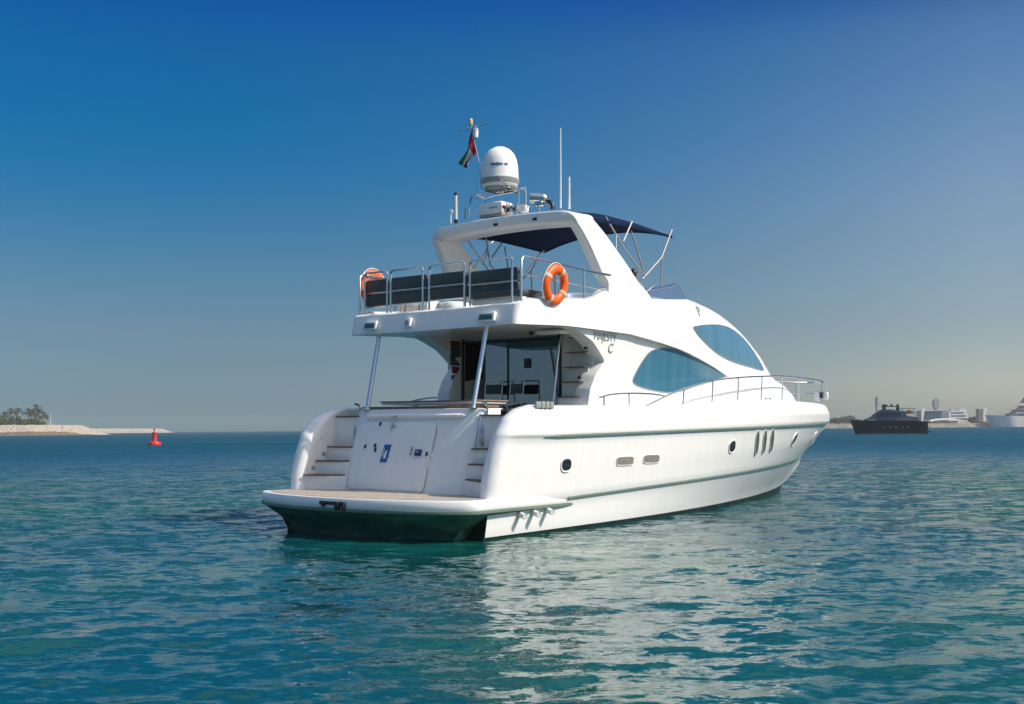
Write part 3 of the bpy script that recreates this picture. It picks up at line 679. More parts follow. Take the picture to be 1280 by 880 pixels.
# ---- side windows -------------------------------------------------
def surf_patch(bvh, poly, off, cuts=3, n=5, rim=None):
    """outline in sight-line pixels -> patch lying on the surface, raised by off"""
    q = spline([Vector((a, c, 0)) for a, c in poly], n, True) if n > 1 else [Vector((a, c, 0)) for a, c in poly]
    bm = bmesh.new(); vs = [bm.verts.new(p) for p in q]; f = bm.faces.new(vs)
    bmesh.ops.triangulate(bm, faces=[f], quad_method='BEAUTY', ngon_method='BEAUTY')
    for _ in range(cuts): 
        es = [e for e in bm.edges if e.calc_length() > 4]
        if es: bmesh.ops.subdivide_edges(bm, edges=es, cuts=1, use_grid_fill=False)
        bmesh.ops.triangulate(bm, faces=bm.faces[:])
    bm.verts.index_update(); m = MB(); V = []
    for v in bm.verts:
        loc, nr = ray(bvh, v.co.x, v.co.y)
        if loc is None:
            for k in range(1, 20):
                loc, nr = ray(bvh, v.co.x - .4 * k, v.co.y + .1 * k)
                if loc is not None: break
        if nr.dot(_o - loc) < 0: nr = -nr
        V.append(loc + nr * off)
    m.add(V, [tuple(v.index for v in f.verts) for f in bm.faces]); bm.free()
    edge = [ray(bvh, p.x, p.y) for p in q]
    edge = [(l, (nr if nr.dot(_o - l) > 0 else -nr)) for l, nr in edge if l is not None]
    return m, edge
WIN1 = [(791, 477), (797, 461), (810, 441.5), (822, 436), (834.5, 434.8), (853.8, 438.4), (873, 445.7), (892.6, 456.6), (908, 466.5), (909, 469.5), (895, 474.7), (870.8, 482), (853, 488), (837, 490.5), (820, 488.5), (803, 484.4)]
WIN2 = [(866.7, 410), (872, 407.5), (880.5, 406.2), (897.4, 406), (912, 410.2), (926.5, 421), (938.6, 435.5), (948, 450), (953.5, 460.5), (952.5, 463.2), (938.6, 459.3), (914.4, 451.5), (895, 440.6), (878, 425)]
for bv, wn, nm in ((stbd_dh, WIN1, 'side_window'), (stbd_sup, WIN2, 'windscreen')):
    m, edge = surf_patch(bv, wn, .008)
    r = MB(); r.grid([[l + nr * .004, l + nr * .014] for l, nr in edge], cv=True); r.tube([l + nr * .008 for l, nr in edge], .009, 5, closed=True)
    for mm in (0, 1):
        o = (m.mirror() if mm else m).build(nm, M_WIN, yacht, sharp=None)
        (r.mirror() if mm else r).build('gasket', M_GREY, o)

# ---- lettering on the deckhouse side and on the nose ----------------
def letters(txt, bvh, px, py, size, mat_, name, shear=0.0, parent=yacht, lift=.012):
    cu = bpy.data.curves.new(name, 'FONT'); cu.body = txt; cu.size = size; cu.extrude = .006; cu.align_x = 'CENTER'; cu.align_y = 'CENTER'; cu.shear = shear
    o = bpy.data.objects.new(name, cu); dg = None
    COL.objects.link(o); dg = bpy.context.evaluated_depsgraph_get(); me = bpy.data.meshes.new_from_object(o.evaluated_get(dg)); me.name = name
    COL.objects.unlink(o); bpy.data.objects.remove(o)
    loc, nr = ray(bvh, px, py)
    for s in (1, -1):
        n = Vector((nr.x, nr.y, nr.z)); n = n if n.y < 0 else -n
        l2 = Vector((loc.x, loc.y * s, loc.z)); n2 = Vector((n.x, n.y * s, n.z)); u = (Vector((0, 0, 1)) - n2 * n2.z).normalized(); r = u.cross(n2)
        q = bpy.data.objects.new(name, me); COL.objects.link(q)
        if not me.materials: me.materials.append(mat_)
        q.parent = parent; M = Matrix((r, u, n2)).transposed().to_4x4(); M.translation = l2 + n2 * lift; q.matrix_local = M
letters('MAJESTY', stbd_dh, 756, 421.5, .21, M_LETTER, 'boat_name', .12)
letters('C', stbd_dh, 762.5, 435.5, .27, M_LETTER, 'emblem', .15)
letters('P', stbd_sup, 873, 390, .36, M_LETTER, 'emblem', .1)

# ---- saloon bulkhead, door and stair to the flybridge -----------------
BX = 4.2
b = MB()
b.box((BX + .05, 1.86, 3.0), (.06, .44, 1.75)); b.box((BX + .05, .3, 3.78), (.06, 2.7, .10)); b.box((BX + .05, -1.4, 3.0), (.06, .80, 1.75)); bulk = b.build('bulkhead', M_GELS, yacht)
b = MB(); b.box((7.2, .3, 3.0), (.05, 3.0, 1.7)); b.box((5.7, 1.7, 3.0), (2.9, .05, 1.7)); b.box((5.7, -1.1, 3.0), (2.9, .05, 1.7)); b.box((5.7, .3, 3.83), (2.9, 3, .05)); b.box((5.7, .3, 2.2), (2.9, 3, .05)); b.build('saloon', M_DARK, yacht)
M_BRZ = mat('dark_bronze', (.06, .055, .05), .3, metal=.6)
door = MB(); door.box((BX - .01, 1.615, 3.0), (.05, .05, 1.6), bev=.01); door.box((BX - .01, -.975, 3.0), (.05, .05, 1.6), bev=.01); door.box((BX - .012, .32, 3.72), (.05, 2.6, .05), bev=.01)
for y in (1.05, .40): door.box((BX + .03, y, 2.98), (.04, .03, 1.5), bev=.008)
door_o = door.build('sliding_door', M_BRZ, yacht)
for y0, y1 in ((-.95, .39), (.41, 1.04)):
    b = MB(); b.box((BX + .04, (y0 + y1) / 2, 2.95), (.012, y1 - y0, 1.46)); b.build('pane', M_DOORG, door_o)
b = MB(); b.box((BX - .02, -.28, 3.62), (.012, 1.36, .13)); b.build('valance', mat('teal_valance', (.02, .09, .10), .5), door_o)
b = MB(); b.box((BX + .015, -.12, 3.22), (.02, .15, .20)); b.build('notice', M_BLACK, door_o)
b = MB()
for k in range(9): b.tube([(BX + .5 + .03 * (k % 2), .92 - k * .05, 2.25), (BX + .5 + .03 * (k % 2), .9 - k * .055, 3.7)], .032, 6)
b.build('curtain', mat('curtain', (.45, .38, .28), .9), yacht)
b = MB(); b.box((5.0, -.5, 2.62), (.9, .8, .06), bev=.02); b.box((5.0, -.5, 2.4), (.2, .2, .4)); b.build('saloon_table', M_CREAM, yacht)
b = MB(); b.box((5.9, -.6, 2.55), (.6, .9, .5), bev=.1); b.box((6.2, -.6, 2.85), (.2, .9, .5), bev=.08); b.build('saloon_sofa', mat('red_brown_leather', (.2, .07, .04), .5), yacht)
# folding deck chairs standing before the glass
def deck_chair(y, rz, label):
    o = empty('deck_chair', BOAT @ Matrix.Translation((3.75, y, 1.445)) @ Matrix.Rotation(rz, 4, 'Z'), label, 'chair', 'folding chairs in the cockpit')
    b = MB()
    for s in (1, -1): b.tube([(-.25, .2 * s, 0), (.22, .2 * s, .95), (.27, .2 * s, 1.42)], .014, 6); b.tube([(.25, .17 * s, 0), (-.2, .17 * s, .9)], .014, 6); b.tube([(-.22, .2 * s, .9), (.25, .2 * s, .96)], .014, 6)
    b.tube([(.27, -.2, 1.42), (.27, .2, 1.42)], .014, 6); b.build('frame', M_WHITE, o)
    b = MB(); b.box((0, 0, .72), (.42, .36, .03), bev=.01); b.build('seat', M_CUSH, o)
    b = MB(); b.box((.262, 0, 1.24), (.02, .37, .2), bev=.006); b.build('backrest', M_CUSH, o)
deck_chair(.55, .2, 'dark seated folding chair with white frame nearer the open dark doorway')
deck_chair(.02, -.15, 'dark seated folding chair with white frame before the glass, nearer the stair')
for (py0, py1, col, w) in ((426, 434, (.16, .02, .02), .27), (434, 453, (.03, .09, .07), .27), (453, 457, (.16, .03, .03), .27), (458, 467, (.22, .012, .015), .17), (469, 475, (.05, .08, .07), .2)):
    p0, p1 = Y(569.5, py0, 1.725), Y(569.5, py1, 1.725); b = MB(); b.box((p0.x, 1.728, (p0.z + p1.z) / 2), (w * 1.2, .03, abs(p0.z - p1.z) - .006)); b.build('placard', mat('placard', col, .5), house)
# stair
st = MB()
for i in range(5):
    x0 = 3.70 + .09 * i; z0 = 2.20 + .30 * i; st.box((x0 + .42, -1.52, z0 + .14), (.74 - .1 * i, .54, .276), bev=.01)
stair = st.build('flybridge_stair', M_GELS, yacht)
for i in range(5):
    b = MB(); b.box((3.70 + .09 * i + .10, -1.52, 2.20 + .30 * i + .285), (.16, .53, .016), bev=.004); b.build('tread', M_TEAKD, stair)
for px, py in ((733, 435), (725, 472)):
    p = X(px, py, 3.85); b = MB(); b.box((p.x - .02, p.y, p.z), (.05, .07, .05), bev=.01); b.build('step_light', M_BLACK, stair)
# leaning steel handrail by the stair, ceiling lamp, camera dome, deck items
b = MB(); b.tube([X(691, 506, 3.7), X(699, 430, 3.8), X(704, 416, 3.9)], .025, 8); b.build('handrail', M_STEEL, yacht)
b = MB(); p = X(690, 413, 3.2); b.box((p.x, p.y, 3.725), (.25, .62, .06), bev=.02); b.build('ceiling_lamp', M_WHITE, yacht)
b = MB(); p = X(664, 419, 3.2); b.lathe((p.x, p.y, 3.74), [(.05, .03), (.05, -.02), (.03, -.05), (.001, -.06)], 12); b.build('camera_dome', M_BLACK, yacht)

# ---- poles carrying the overhang
for s in (1, -1):
    b = MB(); b.tube([(1.04, 1.35 * s, 2.24), (1.40, 1.37 * s, 3.76)], .042, 12); pl = b.build('support_pole', M_CHROME, yacht)
    b = MB(); b.lathe((1.03, 1.35 * s, 2.23), [(.09, 0), (.09, .02), (.05, .04)], 14); b.build('foot', M_STEEL, pl)
# floodlights and hatch in the fascia
for y, w, m_, nm in ((1.48, .30, M_LAMPG, 'floodlight'), (-1.48, .34, M_LAMPG, 'floodlight'), (.44, .12, M_GREY, 'stern_light')):
    x = 1.33 - .07 * (1 - (y / 2) ** 2) - .02; R = Matrix.Rotation(rad(-30), 3, 'Y').to_3x3(); b = MB()
    b.box((x - .005, y, 3.885), (.09, w + .05, .17), R=Matrix.Rotation(rad(14), 3, 'Y'), bev=.015); fl = b.build(nm, M_GEL, yacht)
    b = MB(); b.box((x - .048, y, 3.88), (.02, w - .03, .11), R=Matrix.Rotation(rad(14), 3, 'Y'), bev=.006); b.build('lens', m_, fl)

# ---- aft rail in framed panels -------------------------------------
def frame_tube(y0, y1, x, zb, zt, r=.022):
    rr = .07; pts = [(x, y0, zb), (x, y0, zt - rr)]
    sg = 1 if y1 > y0 else -1
    for a in (0, 30, 60, 90): pts.append((x, y0 + sg * rr * (1 - math.cos(rad(a))), zt - rr + rr * math.sin(rad(a))))
    for a in (90, 60, 30, 0): pts.append((x, y1 - sg * rr * (1 - math.cos(rad(a))), zt - rr + rr * math.sin(rad(a))))
    pts += [(x, y1, zb)]
    return MB().tube(pts, r, 8)
XR = 1.52
edges_px = [(456, 484), (488.5, 528.5), (536.5, 580.5), (587.5, 640)]
for a, c in edges_px:
    ya, yc = X(a, 340, XR).y, X(c, 325, XR).y
    b = frame_tube(ya, yc, XR, 4.10, 4.97); b.build('aft_railing', M_STEEL, yacht)
def side_rail(s):
    b = MB(); y = -2.06 * s
    top = [(1.53, y, 4.12), (1.53, y, 4.90), (1.60, y, 4.96), (2.5, y, 4.95), (3.5, y, 4.92), (4.45, y * .985, 4.92)]
    b.tube(top, .022, 8)
    for x in (2.55, 3.5): b.tube([(x, y, 4.2), (x, y, 4.94)], .018, 8)
    b.tube([(1.55, y, 4.64), (2.55, y, 4.63), (4.4, y * .985, 4.60)], .014, 8)
    return b.build('side_railing', M_STEEL, yacht)
side_rail(1); side_rail(-1)

# ---- seats behind the aft rail ---------------------------------------
for a, c, t0, t1, b0, b1 in ((458, 489.5, 352, 347, 385, 382), (490, 536.5, 347, 343, 381, 378), (537.5, 586, 342, 339, 376, 372), (587, 650, 339, 334, 374, 370)):
    x = 1.78; A, B2 = X(a, t0, x), X(c, t1, x); zt = (A.z + B2.z) / 2; zb = (X(a, b0, x).z + X(c, b1, x).z) / 2
    ym, wy = (A.y + B2.y) / 2, abs(A.y - B2.y) - .02; hh = (zt - zb)
    b = MB(); b.box((x, ym, zt - hh * .25), (.12, wy, hh * .49), bev=.03); b.box((x + .02, ym, zb + hh * .25), (.12, wy, hh * .47), bev=.03)
    s_ = b.build('seat_back', M_CUSH, yacht)
    b = MB(); b.tube([(x - .07, ym - wy / 2, zb + hh * .5), (x - .07, ym + wy / 2, zb + hh * .5)], .012, 6); b.tube([(x - .065, ym - wy / 2, zb - .01), (x - .065, ym + wy / 2, zb - .01)], .014, 6)
    for q in (-.35, .35): b.tube([(x + .09, ym + wy * q, zt), (x + .09, ym + wy * q, 4.0)], .012, 6)
    b.build('seat_frame', M_STEEL, s_)
b = MB(); b.box((2.0, -1.35, 4.13), (.6, 1.2, .30), bev=.05); sf = b.build('sofa', M_CREAM, yacht)
b = MB(); b.box((1.98, -1.35, 4.34), (.66, 1.24, .13), bev=.05); b.build('cushion', M_CUSH, sf)

# ---- radar arch -----------------------------------------------------
def arch():
    fr_ = [Y(px, py, -y) for (px, py), y in zip([(742.5, 274.5), (755.8, 290.5), (769, 309), (785, 331.6), (798, 351.6), (811.5, 367.5)], [1.90, 1.93, 1.97, 2.0, 2.03, 2.06])]
    af_ = [Y(px, py, -y) for (px, py), y in zip([(722, 279), (728, 288), (736, 303), (745, 323), (753, 341), (761, 355)], [1.90, 1.93, 1.97, 2.0, 2.03, 2.06])]
    fr_.append(fr_[-1] + Vector((.35, 0, -.28))); af_.append(af_[-1] + Vector((-.05, 0, -.4)))
    fr_, af_ = spline(fr_, 4)[::-1], spline(af_, 4)[::-1]          # base -> shoulder
    sec = [(a, f, Vector((0, 1, 0))) for a, f in zip(af_, fr_)]
    a0, f0 = af_[-1], fr_[-1]; zb = 6.10
    for q in range(1, 11):                                        # round the shoulder
        t = rad(9 * q); c, sn = math.cos(t), math.sin(t); w = q / 10
        y = -1.90 + .30 * (1 - c)
        a = Vector((a0.x + (3.37 - a0.x) * w, y, a0.z + (zb - a0.z) * sn)); f = Vector((f0.x + (4.10 - f0.x) * w ** .7, y, f0.z + (zb + .02 - f0.z) * sn))
        sec.append((a, f, Vector((0, c, -sn))))
    for y in np.linspace(-1.45, 0, 9): sec.append((Vector((3.36, y, zb + .05 * (1 - (y / 1.6) ** 2))), Vector((4.12, y, zb + .02 + .06 * (1 - (y / 1.6) ** 2))), Vector((0, 0, -1))))
    m = MB(); T = .235; rows = []
    for a, f, n in sec:
        d_ = f - a; L_ = d_.length; d_ /= L_; r = .028
        rows.append([a + n * r, a + d_ * r * .3 + n * r * .3, a + d_ * r, f - d_ * r, f - d_ * r * .3 + n * r * .3, f + n * r, f + n * (T - r), f - d_ * r + n * T, a + d_ * r + n * T, a + n * (T - r)])
    m.grid(rows, cu=True); return m
am = arch(); am.both()
arch_o = am.build('radar_arch', M_GEL, yacht, sharp=50)
for px, py in ((620, 281), (669, 274)):
    p = X(px, py, 3.37); b = MB(); b.box((3.36, p.y, p.z), (.05, .10, .05), bev=.01); b.build('arch_light', M_BLACK, arch_o)

# ---- bimini -----------------------------------------------------------
rows = []
for i in range(17):
    u = i / 16; x = 3.95 + (7.32 - 3.95) * u; w = 1.62 + .13 * u; rr = []
    for s in np.linspace(-1, 1, 21):
        z = 6.02 + .14 * min(1, u * 2.2) + (.05 + .36 * min(1, u * 2.4) - .14 * u) * (1 - abs(s) ** 2.2) - .035 * math.sin(u * math.pi * 3) ** 2 * (1 - s * s) - .10 * u ** 3
        if abs(s) == 1: z -= .05 * math.sin(u * math.pi)
        rr.append(Vector((x + .06 * math.sin(math.pi * (s + 1) / 2), w * s, z + .04)))
    rows.append(rr)
b = MB(); b.grid(rows); b.grid([[p - Vector((0, 0, .015)) for p in r] for r in rows]); b.grid([[rows[-1][j], rows[-1][j] - Vector((-.02, 0, .05))] for j in range(21)])
for j in (0, 20): b.grid([[r[j], r[j] - Vector((0, 0, .06))] for r in rows])
bim = b.build('bimini', M_NAVY, yacht, sharp=60)
def seg(*pts, y=1.75, r=.02):
    for s in (1, -1):
        b = MB(); b.tube([Vector((p.x, p.y * s, p.z)) for p in [Y(px, py, -yy) for px, py, yy in pts]], r, 8); b.build('canopy_frame', M_ALU, bim)
seg((840, 287, 1.75), (827, 322, 1.78), (803, 349, 1.80))
seg((757, 271, 1.6), (781, 312, 1.8), (806, 345, 1.8), r=.018)
seg((790, 277, 1.7), (779, 302, 1.75))
seg((789, 289, 1.7), (806, 344, 1.8), r=.018)
seg((827, 322, 1.78), (826, 358, 1.75), r=.018)
seg((770, 292, 1.7), (770, 312, 1.78), r=.014)
for s, pts in ((1, [(584, 290), (586, 302), (596, 318), (610, 337)]), (1, [(631, 291), (612, 306), (602, 322), (591, 336)]), (1, [(681, 311), (668, 326), (655, 344)])):
    b = MB(); b.tube([Y(px, py, 1.75 if px < 650 else 1.7) for px, py in pts], .02, 8, smooth=4); b.build('canopy_frame', M_STEEL, bim)

# ---- antenna gear on the arch ------------------------------------------
AX = 3.8; A = lambda px, py, x=AX: X(px, py, x)
b = MB(); c0 = A(625, 237); dz0 = c0.z
b.lathe((AX, c0.y, dz0), [(.001, 0), (.30, 0.0), (.36, .05), (.385, .12), (.39, .2), (.395, .205), (.395, .22), (.385, .225), (.375, .46), (.35, .60), (.30, .72), (.22, .81), (.12, .865), (.001, .885)], 36)
dome = b.build('satellite_dome', M_WHITE, yacht)
b = MB(); b.lathe((AX, c0.y, dz0 - .012), [(.001, 0), (.31, 0), (.392, .13), (.402, .205), (.39, .212)], 36); b.build('base', M_GREY, dome)
b = MB()
for k, hgt in enumerate((.035, .05, .03, .045, .06, .03, .03, 0, .03, .04)):
    a = rad(192 + k * 5.5)
    if hgt: b.box((AX + .379 * math.cos(a), c0.y + .379 * math.sin(a), dz0 + .455), (.012, .032, hgt), R=Matrix.Rotation(a, 3, 'Z'))
b.build('maker_name', mat('logo_blue', (.05, .16, .30), .5), dome)
# tube frame under the dome
b = MB()
fr = [A(586, 273), A(587, 255), A(592, 244), A(610, 240), A(655, 236)]
b.tube(fr, .02, 8, smooth=3)
fr2 = [A(607, 252, 4.0), A(610, 246, 4.0), A(640, 240, 4.0), A(656, 236, 4.0), A(657, 262, 4.0)]
b.tube(fr2, .02, 8, smooth=3)
b.tube([A(593, 243), A(607, 249, 4.0)], .018, 8); b.tube([A(648, 237), A(648, 263)], .02, 8); b.tube([A(656, 233, 3.9), A(657, 264, 3.9)], .028, 8); b.tube([A(648, 256), A(664, 258)], .014, 8)
for dy in (-.2, .2): b.tube([(AX - .25, c0.y + dy, dz0 - .03), (AX + .3, c0.y + dy, dz0 - .03)], .02, 6)
b.tube([(AX, c0.y, dz0 - .06), (AX, c0.y, dz0 + .02)], .1, 12); b.tube([(AX - .1, c0.y - .1, dz0 - .1), (AX - .1, c0.y - .1, dz0 + .05)], .03, 8)
b.tube([A(586, 268), A(596, 266)], .014, 8)
gant = b.build('dome_frame', M_STEEL, yacht)
# signal mast
b = MB(); mt = A(588.5, 155); b.tube([A(637, 234, 3.33), A(599, 202), A(593, 178), mt], .016, 8); b.tube([A(599, 202), A(602, 236)], .014, 8); b.tube([A(597, 206), A(596, 240)], .008, 6)
b.tube([A(573, 163.5), A(590, 160), A(609.5, 153.5)], .012, 6); mast = b.build('signal_mast', M_STEEL, yacht)
b = MB(); b.lathe(mt, [(.001, -.02), (.04, -.02), (.045, .08), (.03, .11), (.001, .12)], 12); b.build('anchor_light', mat('amber_lamp', (.6, .42, .12), .3), mast)
b = MB(); q = A(594.5, 166); b.lathe(q, [(.001, -.1), (.05, -.1), (.06, 0), (.05, .09), (.001, .1)], 12); b.build('mast_lamp', M_WHITE, mast)
# radar unit
p0, p1 = A(603, 268, 3.72), A(641, 262, 3.72); b = MB(); pc = A(620, 261, 3.72)
b.box((3.74, pc.y + .02, pc.z - .01), (.42, .66, .26), bev=.07); ru = b.build('radar_unit', M_WHITE, yacht)
b = MB(); b.box((3.74, pc.y + .02, pc.z - .15), (.36, .6, .06), bev=.02); b.build('base', M_GREY, ru)
b = MB(); q = A(630, 258.5, 3.52); b.lathe(q, [(.001, .02), (.035, .02), (.035, -.02)], 12, Vector((-1, 0, 0))); b.build('badge', M_RED, ru)
b = MB(); q = A(618, 259, 3.52); b.box((3.527, q.y + .04, q.z), (.008, .22, .03)); b.build('badge', M_GREY, ru)
for px, py in ((636, 262), (643.5, 261.5)):
    q = A(px, py, 3.6); b = MB(); b.lathe(q, [(.001, -.03), (.03, -.03), (.075, .07), (.08, .075), (.03, .04)], 14, Vector((-1, 0, 0))); b.tube([q, q + Vector((.1, 0, -.12))], .02, 6); b.build('loudhailer', M_STEEL, yacht)
b = MB(); b.box(A(654, 261, 3.75), (.2, .16, .14), bev=.03); b.build('gear_box', M_WHITE, yacht)
# searchlight
b = MB(); q = A(673, 248, 3.75); ax = Vector((-.45, .88, .1)).normalized(); b.lathe(q, [(.001, -.17), (.07, -.17), (.10, -.13), (.105, .12), (.10, .16)], 18, ax); b.tube([q, q + Vector((0, 0, -.3))], .03, 8); b.box(q + Vector((0, -.05, -.12)), (.16, .2, .1), bev=.03); slg = b.build('searchlight', M_STEEL, yacht)
b = MB(); b.lathe(q, [(.10, .155), (.07, .172), (.001, .18)], 18, ax); b.build('lens', M_BLUE, slg)
# horn, aerials
b = MB(); b.tube([A(691, 262), A(690.5, 256), A(688, 252.5), A(684, 252)], [.035, .035, .04, .05], 10, smooth=2) if False else b.tube([A(691, 262), A(690.5, 256), A(688, 252.5), A(684, 252)], .045, 10); b.build('horn', M_BLACK, yacht)
for nm, pts, r, m_ in (('whip_aerial', [(700.7, 260), (700.7, 160)], [.02, .013], M_WHITE), ('whip_aerial', [(711.5, 261), (711.5, 221)], [.024, .02], M_WHITE), ('stub_aerial', [(570, 277), (569.5, 243)], [.036, .036], M_CREAM), ('ball_aerial', [(563.5, 279), (563.5, 266)], [.015, .015], M_WHITE), ('stub_aerial', [(581.5, 274), (582, 261)], [.02, .02], M_GREY)):
    b = MB(); b.tube([A(px, py) for px, py in pts], r, 8); o = b.build(nm, m_, yacht)
    if nm == 'ball_aerial': b = MB(); q = A(563.5, 264.5); b.lathe(q, [(.001, -.05), (.04, -.035), (.055, 0), (.04, .035), (.001, .05)], 12); b.build('ball', M_WHITE, o)
    if nm == 'stub_aerial' and r[0] > .03: b = MB(); b.tube([A(570, 279), A(570, 274.5)], .042, 8); b.tube([A(569.5, 244), A(569.5, 241)], .04, 8); b.build('cap', M_BLACK, o)

# ---- helm screen ---------------------------------------------------------
rows = []
scr = [(6.55, 1.72), (7.1, 1.73), (7.8, 1.70), (8.35, 1.55), (8.75, 1.25), (8.98, .8), (9.05, .35), (9.05, 0)]
path = spline([Vector((x, -y, 0)) for x, y in scr], 4); path = path + [Vector((p.x, -p.y, 0)) for p in path[::-1][1:]]
for v in np.linspace(0, 1, 5):
    rows.append([Vector((p.x - .34 * v * min(1, max(.15, (p.x - 6.2) / 1.6)), p.y * (1 - .05 * v), itp(p.x, ZU) - .04 + v * (.36 * min(1, (p.x - 5.9) / 1.0)))) for p in path])
b = MB(); b.grid(rows); hs = b.build('helm_screen', M_SCREEN, yacht, sharp=None)
b = MB(); b.tube(rows[-1], .014, 6); b.build('screen_rim', M_STEEL, hs)
b = MB(); b.box((8.0, -.55, 4.76), (.5, .9, .22), bev=.08); hc = b.build('helm_console', M_GREY, yacht)
b = MB(); wc = Vector((7.62, -.75, 4.86)); b.tube([wc + Matrix.Rotation(rad(-55), 3, 'Y') @ Vector((.19 * math.cos(a), .19 * math.sin(a), 0)) for a in np.linspace(0, 2 * math.pi, 20, endpoint=False)], .016, 6, closed=True); b.tube([wc, wc + Vector((.25, 0, -.12))], .03, 8); b.build('steering_wheel', M_BLACK, hc)
b = MB(); b.box((7.08, -.8, 4.26), (.5, .55, .5), bev=.05); b.build('helm_seat', M_CREAM, yacht)

# ---- handrails -------------------------------------------------------------
def hr(pts, posts, name, r=.02):
    for s in (1, -1):
        b = MB(); b.tube([Vector((p.x, p.y * s, p.z)) for p in pts], r, 8, smooth=4); o = b.build(name, M_STEEL, yacht)
        for a, c in posts: b = MB(); b.tube([Vector((a.x, a.y * s, a.z)), Vector((c.x, c.y * s, c.z))], r * .85, 8); b.build('post', M_STEEL, o)
P_ = lambda px, py, y: Y(px, py, -y)
hr([P_(749.7, 496.8, 2.44), P_(764, 493, 2.42), P_(786, 491.7, 2.42), P_(812.6, 492.4, 2.4), P_(830, 495, 2.4)], [(P_(755, 507, 2.44), P_(755, 495, 2.43)), (P_(786.2, 507, 2.42), P_(786.2, 492, 2.42))], 'hand_rail')
bowpts = [P_(806.6, 508, 2.45), P_(837, 493, 2.45), P_(866, 482, 2.45), P_(890, 476, 2.42), P_(924, 472, 2.38), P_(958, 470.4, 2.22), P_(982, 470.4, 1.95), P_(1006, 472.8, 1.45), P_(1021, 474.7, .95), P_(1029.2, 477.6, .35)]
bowpts.append(Vector((bowpts[-1].x + .05, 0, bowpts[-1].z)))
posts = []
for px, t, bt, y in ((855, 487, 506, 2.47), (891.4, 476, 502, 2.43), (923.3, 472, 500.5, 2.38), (952.6, 470.6, 500, 2.25), (978.6, 470.4, 501, 2.0), (1000, 472.2, 502, 1.6), (1018, 474.3, 504, 1.05), (1028, 477, 504, .42)):
    top_ = P_(px, t, y); bot = P_(px - .8, bt, y); posts.append((Vector((bot.x - .03, bot.y, bot.z - .06)), top_))
hr(bowpts, posts, 'bow_rail')
b = MB(); b.tube([P_(1018, 489, 1.05), P_(1028, 491, .42), P_(1031, 491.5, .0)], .016, 8); b.both(); b.build('mid_rail', M_STEEL, yacht)
b = MB()
for dx in (0, .25): b.tube([P_(957, 500, 2.15) + Vector((dx, 0, -.05)), P_(957, 499, 2.15) + Vector((dx, 0, .03))], .02, 6)
b.tube([P_(955, 498.3, 2.15), P_(963, 498.3, 2.13)], .018, 6); b.both(); b.build('cleat', M_STEEL, yacht)

# ================================================================== things aboard
def lifebuoy(loc, Rm, label):
    o = empty('lifebuoy', BOAT @ Matrix.Translation(loc) @ Rm.to_4x4(), label, 'lifebuoy', 'orange lifebuoys hung on the flybridge rail')
    R, r = .285, .092; n = 48; b = MB(); rows = []
    for i in range(n):
        a = 2 * math.pi * i / n; e = Vector((math.cos(a), 0, math.sin(a)))
        rows.append([e * (R + r * math.cos(t)) + Vector((0, .72 * r * math.sin(t), 0)) for t in np.linspace(0, 2 * math.pi, 14, endpoint=False)])
    b.grid(rows, cu=True, cv=True); b.build('ring', M_ORANGE, o, sharp=None)
    for q in (50, 140, 230, 320):
        b = MB(); rows = []
        for a in np.linspace(rad(q - 6), rad(q + 6), 5):
            e = Vector((math.cos(a), 0, math.sin(a))); rows.append([e * (R + (r + .006) * math.cos(t)) + Vector((0, (.72 * r + .006) * math.sin(t), 0)) for t in np.linspace(0, 2 * math.pi, 14, endpoint=False)])
        b.grid(rows, cu=True); b.build('band', M_REFL, o, sharp=None)
    b = MB(); pts = []
    for i in range(33):
        a = 2 * math.pi * i / 32; k = 1 + .05 * abs(math.sin(2 * (a - rad(50)))); pts.append(Vector((math.cos(a), 0, math.sin(a))) * (R + r + .008) * k)
    b.tube(pts[:-1], .008, 5, closed=True); b.build('grab_line', M_FLAGW, o)
    return o
lifebuoy(Y(694, 356, -2.22), Matrix.Rotation(rad(-12), 3, 'Y') @ Matrix.Rotation(rad(8), 3, 'X'), 'orange lifebuoy in full view on the side rail next to the arch leg')
lifebuoy(Vector((1.99, 2.14, 4.74)), Matrix.Rotation(rad(5), 3, 'Y'), 'orange lifebuoy half hidden behind the dark seat backs at the port corner')

# liferaft canister and covered table on the flybridge
lr = empty('liferaft_canister', BOAT @ Matrix.Translation((2.45, 1.25, 4.24)), 'white ribbed liferaft canister lying under the dark seat backs on the flybridge', 'liferaft')
b = MB(); b.lathe((0, -.42, 0), [(.001, 0), (.2, .0), (.25, .04), (.255, .3), (.265, .33), (.265, .40), (.265, .44), (.255, .47), (.25, .8), (.2, .84), (.001, .84)], 24, Vector((0, 1, 0))); b.build('shell', M_WHITE, lr)
b = MB()
for y in (-.2, .2): b.lathe((0, y - .02, 0), [(.258, 0), (.262, .0), (.262, .04), (.258, .04)], 24, Vector((0, 1, 0)))
b.build('strap', M_GREY, lr)
b = MB(); b.box((0, 0, -.25), (.4, .7, .06), bev=.01); b.build('cradle', M_STEEL, lr)
ct = empty('covered_table', BOAT @ Matrix.Translation((2.4, .30, 3.97)), 'low table draped with a pale blue white cover on the flybridge', 'table')
rows = []
for f, z in ((1.0, .0), (.97, .15), (.95, .28), (.86, .36), (.5, .39), (.02, .40)):
    rows.append([Vector((.38 * f * math.cos(a) * (1 + .06 * math.sin(7 * a) * (z < .3)), .40 * f * math.sin(a) * (1 + .06 * math.sin(7 * a + 1) * (z < .3)), z)) for a in np.linspace(0, 2 * math.pi, 28, endpoint=False)])
b = MB(); b.grid(rows, cu=True); b.build('cover', mat('cover_cloth', (.62, .68, .74), .8), ct, sharp=60)

